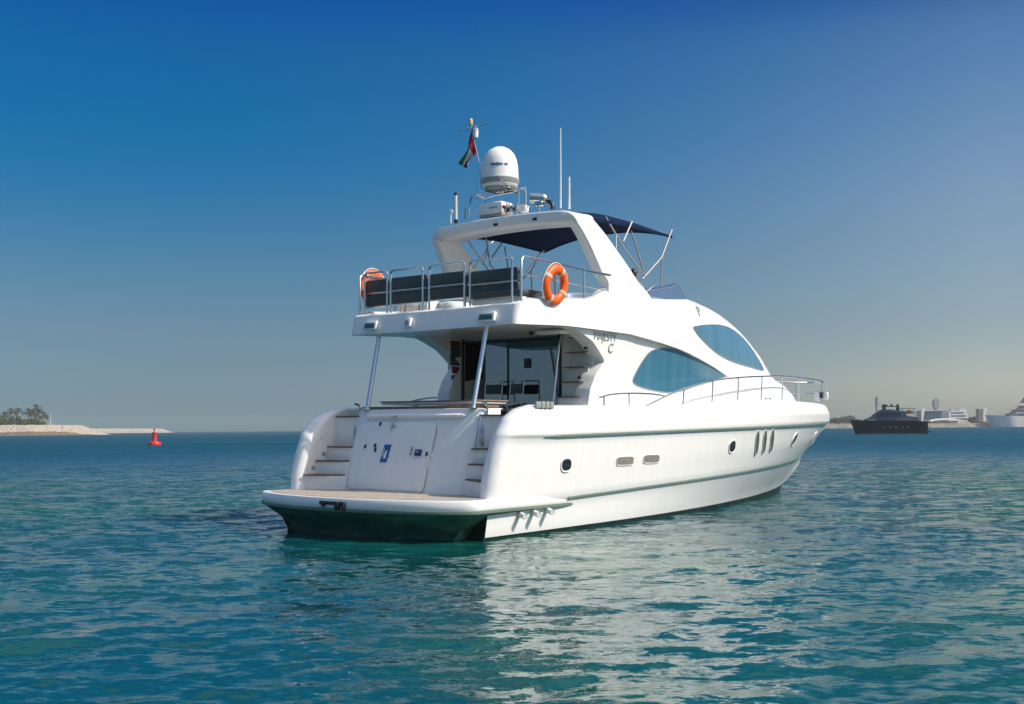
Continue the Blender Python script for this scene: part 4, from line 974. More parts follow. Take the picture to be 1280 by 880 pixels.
# flag hanging limp from the mast
fa, fb, fc, fd = A(590.5, 160, AX - .03), A(595, 190.5, AX - .03), A(575.5, 203.5, AX - .05), A(583, 211, AX - .05)
fo = tag(bpy.data.objects.new('flag', None), None); COL.objects.link(fo); fo.matrix_world = BOAT @ Matrix.Translation(fa)
tag(fo, 'red green white and black national flag hanging limp from the mast', 'flag')
nu, nv = 24, 18; rows = []
for i in range(nu + 1):
    u = i / nu; r_ = []
    for j in range(nv + 1):
        v = j / nv; v2 = v + .06 * math.sin(v * 9 + u * 3)
        p = (fa * (1 - v2) + fb * v2) * (1 - u) + (fc * (1 - v2) + fd * v2) * u
        p = p + Vector((.07 * math.sin(v * 11 + 1.5 * u) * (.3 + u), 0, -.03 * math.sin(u * math.pi))) + Vector((0, .025 * math.sin(u * 7 + v * 4), 0))
        r_.append(p - fa)
    rows.append(r_)
b = MB()
vs = [p for r_ in rows for p in r_]; base = b.add(vs, [])
for i in range(nu):
    for j in range(nv):
        u, v = (i + .5) / nu, (j + .5) / nv
        b.f.append((i * (nv + 1) + j, i * (nv + 1) + j + 1, (i + 1) * (nv + 1) + j + 1, (i + 1) * (nv + 1) + j)); b.m.append(0 if u < .36 else (1 if v < .42 else (2 if v < .80 else 3)))
b.build('cloth', [M_FLAGR, M_FLAGG, M_FLAGW, M_FLAGB], fo, sharp=None, fixn=False)

# bundle tied to the bow rail
bo = empty('rail_bundle', BOAT @ Matrix.Translation(Y(1026, 495, -.5)), 'small white and dark blue cloth bundle tied to the rail at the bow tip', 'bundle')
b = MB(); b.box((0, .09, -.02), (.13, .18, .28), bev=.05); b.box((.07, -.14, .0), (.1, .13, .24), bev=.04); b.build('cloth', M_SHIRT, bo)
b = MB(); b.box((-.02, -.03, .03), (.13, .09, .2), bev=.03); b.build('dark_cloth', M_TROUS, bo)

# ---- helmsman ---------------------------------------------------------------
def person_at(M, label):
    root = empty('person', M, label, 'person')
    def skin(name, verts, edges, radii, m_, parent, sub=2):
        me = bpy.data.meshes.new(name); me.from_pydata(verts, edges, []); me.materials.append(m_)
        o = bpy.data.objects.new(name, me); COL.objects.link(o); o.parent = parent
        sk = o.modifiers.new('skin', 'SKIN')
        for i, r in enumerate(radii): me.skin_vertices[0].data[i].radius = (r, r) if not isinstance(r, tuple) else r
        me.skin_vertices[0].data[0].use_root = True
        sk.use_smooth_shade = True; ss = o.modifiers.new('sub', 'SUBSURF'); ss.levels = sub; ss.render_levels = sub
        return o
    # seat at z=.45; body leans forward to the wheel
    V = [(0, 0, .50), (.02, 0, .72), (.08, 0, .95), (.10, 0, 1.06), (.12, 0, 1.12),
         (.09, .17, .98), (.22, .23, .74), (.44, .16, .76), (.09, -.17, .98), (.22, -.23, .74), (.44, -.16, .76),
         (.02, .10, .48), (.44, .12, .50), (.42, .12, .08), (.54, .13, .04), (.02, -.10, .48), (.44, -.12, .50), (.42, -.12, .08), (.54, -.13, .04)]
    E_ = [(0, 1), (1, 2), (2, 3), (3, 4), (2, 5), (5, 6), (6, 7), (2, 8), (8, 9), (9, 10), (0, 11), (11, 12), (12, 13), (13, 14), (0, 15), (15, 16), (16, 17), (17, 18)]
    Rr = [.13, .13, .12, .06, .055, .06, .045, .032, .06, .045, .032, .085, .06, .042, .04, .085, .06, .042, .04]
    body = skin('body', V, E_, Rr, M_SKIN, root)
    Vs = [(0, 0, .52), (.02, 0, .72), (.08, 0, .95), (.095, 0, 1.03), (.09, .17, .98), (.22, .23, .74), (.36, .185, .752), (.09, -.17, .98), (.22, -.23, .74), (.36, -.185, .752)]
    skin('shirt', Vs, [(0, 1), (1, 2), (2, 3), (2, 4), (4, 5), (5, 6), (2, 7), (7, 8), (8, 9)], [.15, .15, .14, .075, .08, .065, .055, .08, .065, .055], M_SHIRT, body)
    Vt = [(0, 0, .50), (.02, .10, .48), (.44, .12, .50), (.42, .12, .12), (.02, -.10, .48), (.44, -.12, .50), (.42, -.12, .12)]
    skin('trousers', Vt, [(0, 1), (1, 2), (2, 3), (0, 4), (4, 5), (5, 6)], [.145, .10, .078, .06, .10, .078, .06], M_TROUS, body)
    # head with face
    b = MB(); rows = []; hc_ = Vector((.15, 0, 1.25))
    for t in np.linspace(0, math.pi, 17):
        rr = []
        for a in np.linspace(0, 2 * math.pi, 24, endpoint=False):
            x, y, z = math.sin(t) * math.cos(a), math.sin(t) * math.sin(a), math.cos(t)
            X_, Y_, Z_ = .098 * x, .078 * y, .122 * z
            if z < -.2: X_ += .012 * (-z - .2) * (1 if x > 0 else -1); Y_ *= 1 - .25 * (-z - .2)
            if x > .6 and abs(y) < .22 and -.35 < z < .12: X_ += .022 * (1 - abs(y) / .22)
            if x > .6 and .12 < abs(y) < .5 and .02 < z < .2: X_ -= .010
            rr.append(hc_ + Vector((X_, Y_, Z_)))
        rows.append(rr)
    b.grid(rows, cu=True)
    for s in (1, -1): b.lathe(hc_ + Vector((-.005, s * .078, -.005)), [(.001, .012), (.022, .012), (.026, 0), (.02, -.01)], 10, Vector((0, s, 0)))
    for s in (1, -1):
        hb = Vector((.45, .155 * s, .765)); b.box(hb + Vector((.035, 0, 0)), (.085, .075, .03), bev=.012)
        for k, ln in enumerate((.062, .07, .066, .052)): b.tube([hb + Vector((.07, s * (-.028 + .019 * k), .004)), hb + Vector((.07 + ln * .6, s * (-.028 + .019 * k), .004)), hb + Vector((.07 + ln * .75, s * (-.028 + .019 * k), -.03))], .009, 6)
        b.tube([hb + Vector((.02, -s * .035, 0)), hb + Vector((.05, -s * .06, -.005)), hb + Vector((.08, -s * .062, -.02))], .010, 6)
    b.build('head', M_SKIN, body, sharp=None)
    b = MB(); rows = []
    for t in np.linspace(0, math.pi * .62, 9):
        rows.append([hc_ + Vector((-.012, 0, .012)) + Vector((.104 * math.sin(t) * math.cos(a) * (1 if math.cos(a) < .3 else max(.2, 1 - 1.0 * max(0, t - .8))), .086 * math.sin(t) * math.sin(a), .126 * math.cos(t))) for a in np.linspace(0, 2 * math.pi, 24, endpoint=False)])
    b.grid(rows, cu=True); b.build('hair', M_HAIR, body, sharp=None)
    return root
person_at(BOAT @ Matrix.Translation((7.12, -.80, 4.07)), 'person with short dark hair in a white shirt seated at the flybridge helm')

# ================================================================== distance
def lev(px, py):
    dx, dy = px - CX, py - CY; return dx - ROLL * dy, dy + ROLL * dx
def G(px, D, z=0.0): return Vector(((px - CX) / F * D, D, z))
def Zat(px, py, D):
    return H - lev(px, py)[1] * D / F

M_ROCK = mat('pale_rock', (0.36, 0.31, 0.255), 0.9, var=0.35, scale=1.1, bump=0.5)
M_WETROCK = mat('wet_rock', (0.13, 0.095, 0.065), 0.8, var=0.4, scale=0.9, bump=0.5)
M_SAND = mat('sand', (0.44, 0.39, 0.32), 0.95, var=0.15, scale=0.2)
M_LEAF = mat('palm_leaf', (0.045, 0.055, 0.018), 0.7, var=0.4, scale=0.8)
M_SHRUB = mat('shrub_leaf', (0.065, 0.10, 0.012), 0.7, var=0.5, scale=0.6)
M_TRUNK = mat('palm_trunk', (0.16, 0.12, 0.085), 0.9, var=0.3, scale=3)
M_FACADE = mat('facade_white', (0.80, 0.77, 0.72), 0.7, var=0.08, scale=.1)
M_FACADE2 = mat('facade_beige', (0.46, 0.42, 0.36), 0.8, var=0.1, scale=.1)
M_BGLASS = mat('facade_glass', (0.05, 0.10, 0.16), 0.12, spec=.7, var=.4, scale=.3)
M_DKBLUE = mat('dark_blue_panel', (0.03, 0.06, 0.12), 0.4)

def tree_leafs(b, c, rx, rz, n, size, seed):
    r = random.Random(seed)
    for _ in range(n):
        while True:
            p = Vector((r.uniform(-1, 1), r.uniform(-1, 1), r.uniform(-1, 1)))
            if p.length < 1 and (p.length > .45 or r.random() < .35): break
        q = Vector((c.x + p.x * rx, c.y + p.y * rx, c.z + p.z * rz)); s = size * r.uniform(.6, 1.4)
        a = Vector((r.gauss(0, 1), r.gauss(0, 1), r.gauss(0, 1))).normalized(); d_ = a.cross(Vector((r.gauss(0, 1), r.gauss(0, 1), r.gauss(0, 1)))).normalized()
        b.add([q - a * s, q - d_ * s * .5, q + a * s, q + d_ * s * .5], [(0, 1, 2, 3)])
def palm(px, D, top_py, base_z, label, seed, fr=3.4):
    r = random.Random(seed); zt = Zat(px, top_py, D); h = zt - base_z
    o = empty('palm_tree', Matrix.Translation(G(px, D, base_z)), label, 'palm tree', 'date palms on the left breakwater')
    ln = r.uniform(-.6, .6); hc = h - fr * .55
    b = MB(); b.tube([(0, 0, -1), (ln * .3, 0, hc * .5), (ln, 0, hc)], [.38, .26, .24], 8, smooth=3 if False else 0); b.build('trunk', M_TRUNK, o)
    b = MB()
    for k in range(34):
        az = r.uniform(0, 6.283); el = r.uniform(-.5, 1.35); L_ = fr * r.uniform(.75, 1.1); pts = []
        for q in range(7):
            t = q / 6; pts.append(Vector((ln + math.cos(az) * math.cos(el) * L_ * t, math.sin(az) * math.cos(el) * L_ * t, hc + math.sin(el) * L_ * t - .55 * L_ * t * t * (1 if el > 0 else .5))))
        sd = Vector((-math.sin(az), math.cos(az), 0))
        for q in range(6):
            w = .5 * math.sin(math.pi * (q + .7) / 7); dr = Vector((0, 0, -.25 * w))
            for s in (1, -1):
                b.add([pts[q], pts[q + 1], pts[q + 1] + sd * s * w + dr + (pts[q + 1] - pts[q]) * .4, pts[q] * .4 + pts[q + 1] * .6 + sd * s * w + dr], [(0, 1, 2, 3)])
    b.build('crown', M_LEAF, o, sharp=None, fixn=False); return o
def bush(px, D, top_py, base_z, w, label, seed, group, name='shrub', m_=None, trunk=True):
    zt = Zat(px, top_py, D); h = max(1.0, zt - base_z)
    o = empty(name, Matrix.Translation(G(px, D, base_z)), label, 'shrub' if name == 'shrub' else 'tree', group); r = random.Random(seed)
    b = MB()
    for k in range(5): tree_leafs(b, Vector((r.uniform(-.5, .5) * w, r.uniform(-.4, .4) * w, h * r.uniform(.35, .62))), w * r.uniform(.35, .55), h * r.uniform(.30, .42), 90, .35 + .04 * h, seed * 10 + k)
    b.build('crown', m_ or M_SHRUB, o, sharp=None, fixn=False)
    b = MB()
    for k in range(3): b.tube([(0, 0, -.5), (r.uniform(-.3, .3) * w, r.uniform(-.2, .2) * w, h * .55)], [.16, .06], 6)
    b.build('trunk', M_TRUNK, o); return o

# left breakwater: rock-armoured spit, pale on top and wet at the waterline
def spit(name, stn, back, m1, m2, seed, rough=.5):
    r = random.Random(seed); b = MB(); rows = []
    n = 90
    for i in range(n + 1):
        t = i / n; px = stn[0][0] + (stn[-1][0] - stn[0][0]) * t; D = itp(px, [(s[0], s[1]) for s in stn]); zt = itp(px, [(s[0], s[2]) for s in stn])
        g = G(px, D); w = zt * 1.3; j = lambda a: r.uniform(-a, a)
        rows.append([Vector((g.x + j(.4), g.y - .8, -1.0)), Vector((g.x + j(.4), g.y + j(.4), .1)), Vector((g.x + j(.5), g.y + w * .35 + j(.5), zt * .36 + j(.35) * rough)), Vector((g.x + j(.5), g.y + w * .7 + j(.5), zt * .72 + j(.35) * rough)), Vector((g.x, g.y + w + j(.6), zt + j(.2) * rough)), Vector((g.x, g.y + w + back * min(1, (1 - t) * 3 + .08), zt + j(.1))), Vector((g.x, g.y + w + back + 6, -1))])
    vs = [p for q in rows for p in q]; b.add(vs, [])
    for i in range(n):
        for k in range(6):
            b.f.append((i * 7 + k, (i + 1) * 7 + k, (i + 1) * 7 + k + 1, i * 7 + k + 1)); b.m.append(1 if k <= 1 else 0)
    o = b.build(name, [m1, m2], None, sharp=20); tag(o, kind='structure'); return o
spit('island', [(-160, 640, 5.2), (0, 650, Zat(0, 531.3, 650)), (40, 655, Zat(40, 531, 655)), (78, 665, Zat(78, 531.3, 665)), (90, 672, Zat(90, 534.5, 672)), (106, 680, .3)], 60, M_ROCK, M_WETROCK, 3)
spit('sandbar', [(60, 1400, 5.0), (110, 1400, Zat(110, 535.6, 1400)), (195, 1400, Zat(195, 535.9, 1400)), (214, 1400, .3)], 40, M_SAND, M_SAND, 5, .3)
IZ = lambda px, D: itp(px, [(0, Zat(0, 531.3, 650)), (60, Zat(60, 531, 660))]) - .2
palms = [(1, 668, 517, 'low bushy palm cut by the left edge of the picture'), (7.5, 672, 513, 'palm with a small leaning crown near the left picture edge'), (13, 674, 508.5, 'slim palm with a small high crown left of the round crowned palm'), (21.5, 676, 508, 'palm with a round separate crown left of the dense palm clump'),
         (36, 680, 508.5, 'palm at the left flank of the dense palm clump'), (40, 676, 512, 'shorter palm in the front of the dense palm clump'), (45, 682, 504, 'tallest palm rising over the dense clump'), (48.5, 685, 510, 'palm at the right of the tallest palm in the clump'), (56, 683, 513.5, 'smaller palm standing clear at the right of the clump')]
for i, (px, D, tp, lb) in enumerate(palms): palm(px, D, tp, IZ(px, D), lb, 20 + i, fr=4.6 if i != 6 else 5.0)
for i, (px, D, tp, w, lb) in enumerate(((4, 664, 522, 4.4, 'green shrub under the low palms at the left picture edge'), (12, 664, 523.5, 4, 'low green shrub below the slim palm'), (20, 666, 519, 4.4, 'tallest rounded dark green shrub below the round crowned palm'), (29, 666, 524.5, 4.6, 'low spreading shrub between the round crowned palm and the dense clump'), (37, 668, 522, 4.4, 'shrub at the left foot of the dense palm clump'), (45, 668, 524, 4.2, 'shrub at the foot of the tallest palm'), (50.5, 668, 526, 3.4, 'last low shrub at the right end of the planting'))):
    bush(px, D, tp, IZ(px, D), w, lb, 60 + i, 'shrubs on the left breakwater')
lp = empty('lamp_post', Matrix.Translation(G(63.3, 672, IZ(60, 690))), 'pale thin post standing alone at the end of the planted spit', 'lamp post')
b = MB(); b.tube([(0, 0, -.5), (0, 0, 6.2)], [.16, .12], 8); b.build('post', M_WHITE, lp)
b = MB(); b.box((0, 0, 6.3), (.6, .35, .18), bev=.05); b.build('lamp_head', M_GREY, lp)

# red channel buoy
DB = 160; bu = empty('channel_buoy', Matrix.Translation(G(193, DB, 0)), 'red pillar buoy with a wide float and a small lantern on top', 'buoy')
b = MB(); b.lathe((0, 0, -.4), [(.5, 0), (.88, .25), (.9, .62), (.82, .78), (.5, .86), (.34, .92)], 24); b.build('float', M_RED, bu)
b = MB(); b.lathe((0, 0, .5), [(.36, 0), (.33, .1), (.29, 1.15), (.30, 1.2), (.24, 1.24)], 20); b.tube([(.3, 0, .1), (.2, 0, .9)], .05, 6); b.tube([(-.3, 0, .1), (-.2, 0, .9)], .05, 6); b.build('tower', M_RED, bu)
b = MB(); b.lathe((0, 0, 1.72), [(.05, 0), (.05, .2), (.13, .22), (.14, .45), (.10, .55), (.001, .58)], 14); b.build('lantern', mat('lantern_red', (.45, .10, .07), .3), bu)

# black motor yacht
DY = 243; sc_ = DY / F
by = empty('black_yacht', Matrix.Translation(G(1107, DY, 0)) @ Matrix.Rotation(rad(180 - 14), 4, 'Z') @ Matrix.Diagonal((.86, 1, 1.06, 1)), 'dark hulled flybridge yacht lying broadside with her bow to the left', 'yacht')
M_BH = mat('black_gloss', (.010, .011, .014), .22, coat=.4); M_BS = mat('dark_grey_gloss', (.27, .26, .30), .3, coat=.3); M_BWIN = mat('smoked_glass', (.03, .05, .09), .04, spec=.8)
LB = 8.2
def bh(t, v):
    x = -LB + (2 * LB) * t; xb = x + (1.3 * (v) if t > .5 else 0) * max(0, (t - .5) * 2) ** 2 - (.0 if t > .02 else 0)
    y = 2.15 * (1 - max(0, (t - .45) / .55) ** 2.3) * (.80 + .2 * v); z = -.3 + (2.75 + .35 * t) * v
    return xb, y, z
b = MB()
for s in (1, -1): b.grid([[Vector((bh(t, v)[0] - 1.3, bh(t, v)[1] * s, bh(t, v)[2])) for t in np.linspace(0, 1, 25)] for v in np.linspace(0, 1, 9)])
b.grid([[Vector((bh(0, v)[0] - 1.3, bh(0, v)[1] * s, bh(0, v)[2])) for s in (-1, 0, 1)] for v in np.linspace(0, 1, 5)]); b.grid([[Vector((bh(t, 1)[0] - 1.3, bh(t, 1)[1] * s, bh(t, 1)[2] - .02)) for s in (-1, 0, 1)] for t in np.linspace(0, 1, 25)])
b.box((-9.6, 0, .45), (1.2, 3.6, .25), bev=.05); bhull = b.build('hull', M_BH, by, sharp=40)
b = MB(); [b.box((x, s * (2.15 * (1 - max(0, ((x + 1.3 + LB) / 2 / LB - .45) / .55) ** 2.3) * .93 + .0), 1.35), (.45, .08, .16), bev=.03) for x in (-5, -3.8, -2.2, -1, .4) for s in (1, -1)]; b.build('hull_windows', mat('lit_port', (.35, .38, .40), .3), by)
b = MB(); b.box((-1.3, 0, .10), (15.5, 4.15, .08)); b.build('boot_stripe', mat('boot_brass', (.20, .16, .07), .5), by)
prof = [(-7.6, 2.45), (-7.2, 3.4), (-4.9, 3.6), (-4.2, 4.5), (-1, 4.9), (1.0, 4.85), (3.4, 3.55), (5.0, 2.95), (5.6, 2.45)]
b = MB(); rows = []
for (x, z) in prof: rows.append([Vector((x, 1.75 * s * (1 if x < 2 else 1 - (x - 2) / 6), z if abs(s) < .8 else z - .12)) for s in (-1, -.8, 0, .8, 1)])
b.grid(rows)
for s in (1, -1): b.add([Vector((x, 1.75 * s * (1 if x < 2 else 1 - (x - 2) / 6), z - .12)) for x, z in prof] , [tuple(range(len(prof)))])
b.build('superstructure', M_BS, by, sharp=30)
b = MB()
for s in (1, -1): b.prism([(-3.6, 1.76 * s, 3.5), (-3.2, 1.76 * s, 4.2), (.7, 1.76 * s, 4.45), (2.2, 1.72 * s, 3.8), (2.0, 1.72 * s, 3.4)], (0, .03 * s, 0))
b.prism([(1.2, -1.4, 4.74), (3.3, -1.1, 3.62), (3.3, 1.1, 3.62), (1.2, 1.4, 4.74)], (.03, 0, .04)); b.build('windows', M_BWIN, by)
b = MB()
for k in range(6): b.box((-5.6 + k * .62, 1.80, 2.92), (.22, .03, .12)); b.box((-5.6 + k * .62, -1.80, 2.92), (.22, .03, .12))
b.build('cabin_light_band', M_WHITE, by)
b = MB(); b.box((3.3, .6, 2.78), (2.0, 1.2, .2), bev=.08); b.box((3.3, -.6, 2.78), (2.0, 1.2, .2), bev=.08); b.build('sun_pad', M_WHITE, by)
b = MB(); b.prism([(1.0, -1.3, 4.8), (.2, -1.3, 5.3), (.0, -1.3, 4.8)], (0, 2.6, 0)); b.build('fly_screen', M_BWIN, by)
b = MB(); b.prism([(.4, 1.4, 4.0), (-.3, 1.4, 4.0), (.2, 1.4, 5.4), (.7, 1.4, 5.4)], (0, .16, 0)); b.prism([(.4, -1.4, 4.0), (-.3, -1.4, 4.0), (.2, -1.4, 5.4), (.7, -1.4, 5.4)], (0, -.16, 0)); b.prism([(-2.2, 1.4, 4.0), (-3.1, 1.4, 4.0), (-3.1, 1.4, 5.3), (-2.6, 1.4, 5.3)], (0, .16, 0)); b.prism([(-2.2, -1.4, 4.0), (-3.1, -1.4, 4.0), (-3.1, -1.4, 5.3), (-2.6, -1.4, 5.3)], (0, -.16, 0)); b.box((-1.1, 0, 5.4), (3.9, 3.1, .12), bev=.04); b.build('hardtop', M_BH, by)
b = MB()
for x, y in ((.5, .6), (-.2, -.5), (-1.4, .3), (-2.8, 0)): b.lathe((x, y, 5.42), [(.28, 0), (.34, .15), (.30, .36), (.001, .46)], 12)
b.build('radome', M_BH, by)
b = MB(); [b.tube([(x, y, 5.4), (x, y, 7.4 + dz)], [.05, .02], 6) for x, y, dz in ((2.0, .8, 0), (-.8, .5, -.6))]; b.tube([(.9, 0, 5.4), (2.0, 0, 6.4), (2.1, .0, 7.6)], .06, 6); b.tube([(2.1, -.5, 7.2), (2.1, .5, 7.2)], .05, 6); b.build('mast', M_GREY, by)
b = MB(); b.box((-5.2, 0, 5.0), (3.4, 3.2, .1), bev=.03); [b.tube([(x, y, 3.1), (x, y, 5.0)], .05, 6) for x in (-6.6, -3.9) for y in (-1.5, 1.5)]; b.box((-5.2, 0, 4.2), (2.6, 2.6, .5), bev=.1); b.build('aft_awning', M_BS, by)
b = MB(); b.box((-5.3, 1.4, 4.3), (.9, .3, .7), bev=.12); b.build('orange_cover', mat('orange_cloth', (.55, .12, .03), .8), by)
b = MB(); b.tube([(-6.9, 0, 2.6), (-7.1, 0, 5.4)], .05, 6); b.build('ensign_staff', M_WHITE, by)
b = MB(); [b.tube([(x, s * 2.15 * (1 - max(0, ((x + 1.3 + LB) / 2 / LB - .45) / .55) ** 2.3), 2.6), (x, s * 2.15 * (1 - max(0, ((x + 1.3 + LB) / 2 / LB - .45) / .55) ** 2.3), 3.25)], .03, 6) for x in (2.5, 3.6, 4.7, 5.7) for s in (1, -1)]; b.build('bow_railing', M_GREY, by)

# right-hand shore
DS = 780
b = MB(); rows = []
r_ = random.Random(4)
for i in range(81):
    px = 985 + (1700 - 985) * i / 80; g = G(px, DS); zt = 2.6 + r_.uniform(-.12, .12)
    rows.append([Vector((g.x, g.y - 3, -1)), Vector((g.x, g.y, .3)), Vector((g.x, g.y + 3, zt)), Vector((g.x, g.y + 260, zt + .5)), Vector((g.x, g.y + 270, -1))])
b.grid(rows); tag(b.build('shore', mat('quay_stone', (.20, .18, .155), .9, var=.4, scale=.25), None), kind='structure')
for i, (px, tp, w, lb) in enumerate(((1040, 522.5, 6, 'small dark tree nearest the white bow on the far right shore'), (1047, 521, 6.5, 'second dark tree on the far shore, left of the widest crown'), (1056, 518.5, 9, 'widest tree crown on the far shore between the bow and the dark yacht'), (1064, 522, 7, 'tree just left of the dark yacht bow on the far shore'))):
    bush(px, DS + 40, tp, 2.8, w, lb, 90 + i, 'trees on the right shore', name='tree', m_=mat('far_leaf', (.06, .075, .045), .8, var=.4, scale=.3))
bush(1215.5, DS + 26, 519.5, 2.8, 4, 'small dark tree standing alone right of the white stepped building', 97, 'trees on the right shore', name='tree', m_=bpy.data.materials['far_leaf'])
def bld(name, px0, px1, py_top, D, depth, label, cat='building'):
    c_ = G((px0 + px1) / 2, D, 2.9); w = (px1 - px0) * D / F; h = Zat((px0 + px1) / 2, py_top, D) - 2.9
    return empty(name, Matrix.Translation(c_), label, cat), w, h, depth
# glazed hall with slanted fins
o, w, h, dp = bld('glass_hall', 1154, 1188, 513.5, DS + 60, 16, 'low hall with a blue slanted glass front between the dark yacht and the white block')
b = MB(); b.box((0, dp / 2, h / 2), (w, dp, h)); b.build('wall', M_FACADE2, o)
for k in range(7):
    b = MB(); x0 = -w / 2 + w * k / 7; b.prism([(x0 + .3, -.3, h * .32), (x0 + w / 7 - .2, -.3, h * .32), (x0 + w / 7 + .9, -.3, h * .96), (x0 + 1.4, -.3, h * .96)], (0, .25, 0)); b.build('window', M_BGLASS, o)
b = MB(); b.box((0, dp / 2, h + .2), (w + 1, dp + 1.5, .4)); b.build('roof', M_FACADE, o)
# white block with a sloping wing
o, w, h, dp = bld('white_block', 1186, 1216, 511, DS + 30, 14, 'white stepped building with a sloping right end beside the glass hall')
b = MB(); b.prism([(-w / 2, 0, 0), (w * .5, 0, 0), (w * .36, 0, h * .35), (w * .22, 0, h * .98), (-w * .02, 0, h), (-w * .06, 0, h * .86), (-w * .44, 0, h * .84), (-w / 2, 0, h * .7)], (0, dp, 0)); b.build('wall', M_FACADE, o)
for zz, x0, x1 in ((.72, -.42, .12), (.5, -.4, .2), (.28, -.42, .28)):
    b = MB(); b.box(((x0 + x1) / 2 * w, -.03, zz * h), ((x1 - x0) * w, .1, h * .09)); b.build('window', M_BGLASS, o)
b = MB(); b.box((-w * .3, 3, h * .93), (2.2, 2, h * .16)); b.box((w * .06, 3, h * 1.04), (1.4, 1.4, h * .1)); b.build('roof_plant', M_FACADE2, o)
# long white canopy in front
o, w, h, dp = bld('white_canopy', 1164, 1204, 524, DS + 12, 8, 'long low white canopy along the quay before the glass hall')
b = MB(); rows = []
for s in np.linspace(-1, 1, 15): rows.append([Vector((s * w / 2, dp * q, h * (.55 + .45 * (1 - abs(s) ** 3)) + .5 * math.sin(math.pi * q))) for q in (0, .25, .5, .75, 1)])
b.grid(rows); b.grid([[p, Vector((p.x, p.y, p.z - .5))] for p in [r[0] for r in rows]]); b.build('roof', M_FACADE, o)
for k in range(9): b = MB(); b.tube([(-w * .45 + w * .9 * k / 8, .4, 0), (-w * .45 + w * .9 * k / 8, .4, h * .6)], .22, 6); b.build('column', M_FACADE2, o)
b = MB(); b.box((0, dp, h * .25), (w * .95, .3, h * .5)); b.build('wall', M_FACADE2, o)
# small quay sheds
for nm, px0, px1, pt, lb, m_ in (('quay_shed', 1218, 1224, 526, 'small brown kiosk on the quay right of the white block', M_WETROCK), ('quay_shed', 1225, 1233, 527.3, 'low dark blue container on the quay under the curved white pylon', M_DKBLUE), ('quay_shed', 1237, 1249, 526.2, 'low white shed on the quay left of the big white ship', M_FACADE)):
    o, w, h, dp = bld(nm, px0, px1, pt, DS + 14, 6, lb, 'shed'); b = MB(); b.box((0, dp / 2, h / 2), (w, dp, h), bev=.1); b.build('wall', m_, o); b = MB(); b.box((0, dp / 2, h + .08), (w + .5, dp + .5, .16)); b.build('roof', M_FACADE2, o); b = MB(); b.box((0, -.03, h * .4), (w * .3, .08, h * .7)); b.build('door', M_DARK, o)
# curved white pylons
for px, lb in ((1153.5, 'curved white pylon just right of the dark yacht stern'), (1231, 'curved white pylon between the white block and the big ship')):
    D = DS + 20; o = empty('pylon', Matrix.Translation(G(px, D, 2.8)), lb, 'pylon', 'curved white pylons on the quay'); ht = Zat(px, 510, D) - 2.8
    b = MB(); rows = []
    for t in np.linspace(0, 1, 9): rows.append([Vector((dx * (.5 + 1.0 * t) + .9 * t * t - .4, dy, ht * t)) for dx, dy in ((-.8, -.4), (.8, -.4), (.8, .4), (-.8, .4))])
    b.grid(rows, cu=True); b.build('blade', M_WHITE, o); b = MB(); b.box((-.2, 0, .4), (2.6, 2, .8), bev=.1); b.build('base', M_FACADE2, o)
o, w, h, dp = bld('grey_tower_block', 1224, 1229.5, 511, DS + 50, 6, 'narrow grey tower block directly left of the second pylon'); b = MB(); b.box((0, dp / 2, h / 2), (w, dp, h)); b.build('wall', mat('facade_grey', (.26, .25, .23), .8), o)
for k in range(5): b = MB(); b.box((0, -.03, h * (.2 + .16 * k)), (w * .7, .08, h * .06)); b.build('window', M_BGLASS, o)
# far towers, part of the haze put into their pale bluish colour
for px, pt, wpx, D, lb in ((1171, 498, 7, 960, 'faint bluish tower cluster far behind the glass hall'), (1097, 496, 2.6, 980, 'faint slim tower far behind the dark yacht mast')):
    o, w, h, dp = bld('far_tower', px - wpx / 2, px + wpx / 2, pt, D, 4, lb, 'tower')
    b = MB(); b.prism([(-w * .28, 0, -4), (w * .28, 0, -4), (w * .22, 0, h * .6), (w * .5, 0, h * .7), (w * .45, 0, h * .95), (0, 0, h), (-w * .5, 0, h * .9), (-w * .42, 0, h * .68), (-w * .22, 0, h * .6)], (0, dp, 0)); b.build('shaft', mat('hazed_facade', (.30, .34, .38), .6), o)
    for k in range(4): b = MB(); b.box((0, -.5, h * (.2 + .1 * k)), (w * .4, 1, h * .03)); b.build('window_band', M_BGLASS, o)
# the air between here and the far shore
hz = MB(); hz.box((0, 1250, 14), (5400, 2740, 30)); ho = hz.build('haze', [], None); tag(ho, kind='stuff')
hm = bpy.data.materials.new('haze_air'); hm.use_nodes = True; t_ = hm.node_tree; t_.nodes.clear(); ho.data.materials.clear(); ho.data.materials.append(hm)
mo = t_.nodes.new('ShaderNodeOutputMaterial'); pv = t_.nodes.new('ShaderNodeVolumePrincipled'); pv.inputs['Color'].default_value = (.62, .66, .66, 1); pv.inputs['Density'].default_value = 0.00026; pv.inputs['Anisotropy'].default_value = 0.0
t_.links.new(pv.outputs[0], mo.inputs['Volume'])
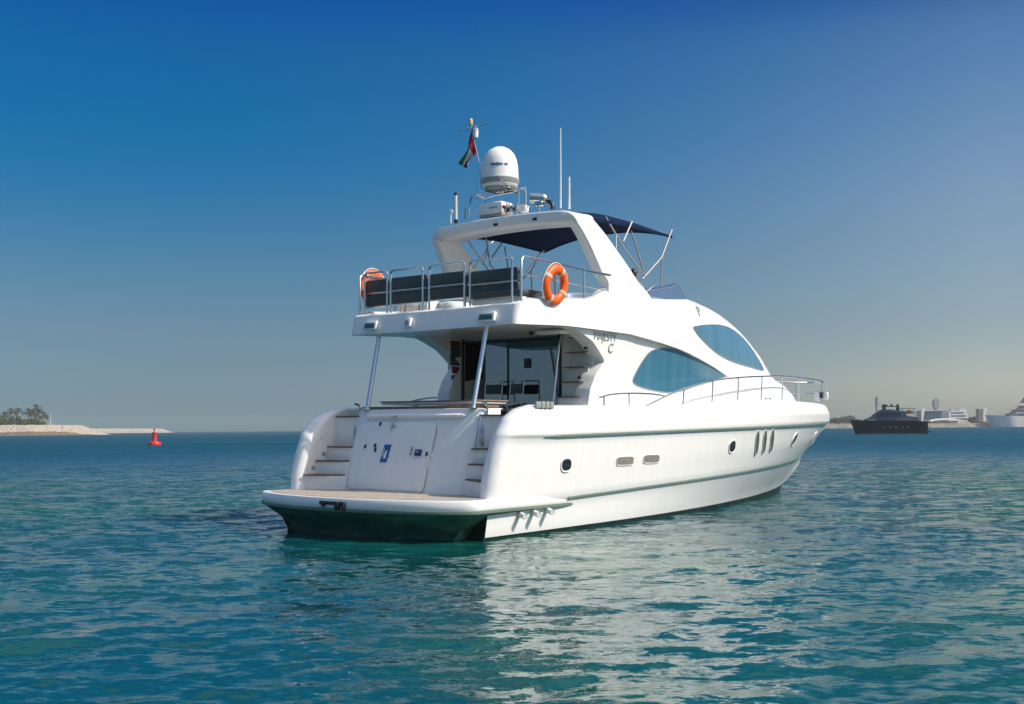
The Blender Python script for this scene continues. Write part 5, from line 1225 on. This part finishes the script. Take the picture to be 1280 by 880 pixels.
# big white ship
D = DS + 4; o = empty('white_ship', Matrix.Translation(G(1297, D - 4, 0)), 'very large white ship with stacked decks and a dark mast, cut by the right edge', 'ship')
k_ = D / F; L2 = 58 * k_
b = MB()
for s in (1, -1):
    b.grid([[Vector((-L2 + 2 * L2 * t - 4 * v * (1 - t) ** 3, s * 6.5 * min(1, (t * 5) ** .6), -.5 + v * (6.6 + 2.0 * (1 - t) ** 2))) for t in np.linspace(0, 1, 25)] for v in np.linspace(0, 1, 5)])
b.grid([[Vector((-L2 + 2 * L2 * t - 4 * (1 - t) ** 3, s * 6.5 * min(1, (t * 5) ** .6), 6.1 + 2.0 * (1 - t) ** 2)) for s in (-1, 0, 1)] for t in np.linspace(0, 1, 25)]); b.build('hull', M_FACADE, o, sharp=30)
b = MB()
for z0, z1, xa, xb, wd in ((6.1, 8.8, -.72, .9, 6), (9.1, 11.4, -.55, .85, 5.6), (11.7, 13.8, -.42, .7, 5), (14.1, 15.9, -.30, .45, 4)):
    b.prism([(L2 * xa, -wd, z0), (L2 * xb, -wd, z0), (L2 * xb, -wd, z1), (L2 * xa + (z1 - z0) * 1.5, -wd, z1)], (0, 2 * wd, 0))
b.build('superstructure', M_FACADE, o, sharp=30)
for z0, xa, xb, wd in ((7.6, -.62, .85, 6), (10.4, -.46, .8, 5.6), (12.9, -.33, .62, 5), (15.1, -.22, .4, 4)):
    b = MB(); b.box((L2 * (xa + xb) / 2, -wd - .02, z0), (L2 * (xb - xa), .12, 1.0)); b.build('window_band', M_BGLASS, o)
for z0, xa, xb in ((8.95, -.76, .95), (11.55, -.6, .9), (13.95, -.46, .75)): b = MB(); b.box((L2 * (xa + xb) / 2, 0, z0), (L2 * (xb - xa), 13, .22)); b.build('deck_edge', M_FACADE2, o)
b = MB(); b.prism([(-L2 * .36, -1.2, 15.9), (-L2 * .26, -1.2, 15.9), (-L2 * .20, -1.2, 21.0), (-L2 * .24, -1.2, 21.0)], (0, 2.4, 0)); b.build('mast', mat('mast_grey', (.10, .12, .14), .5), o)
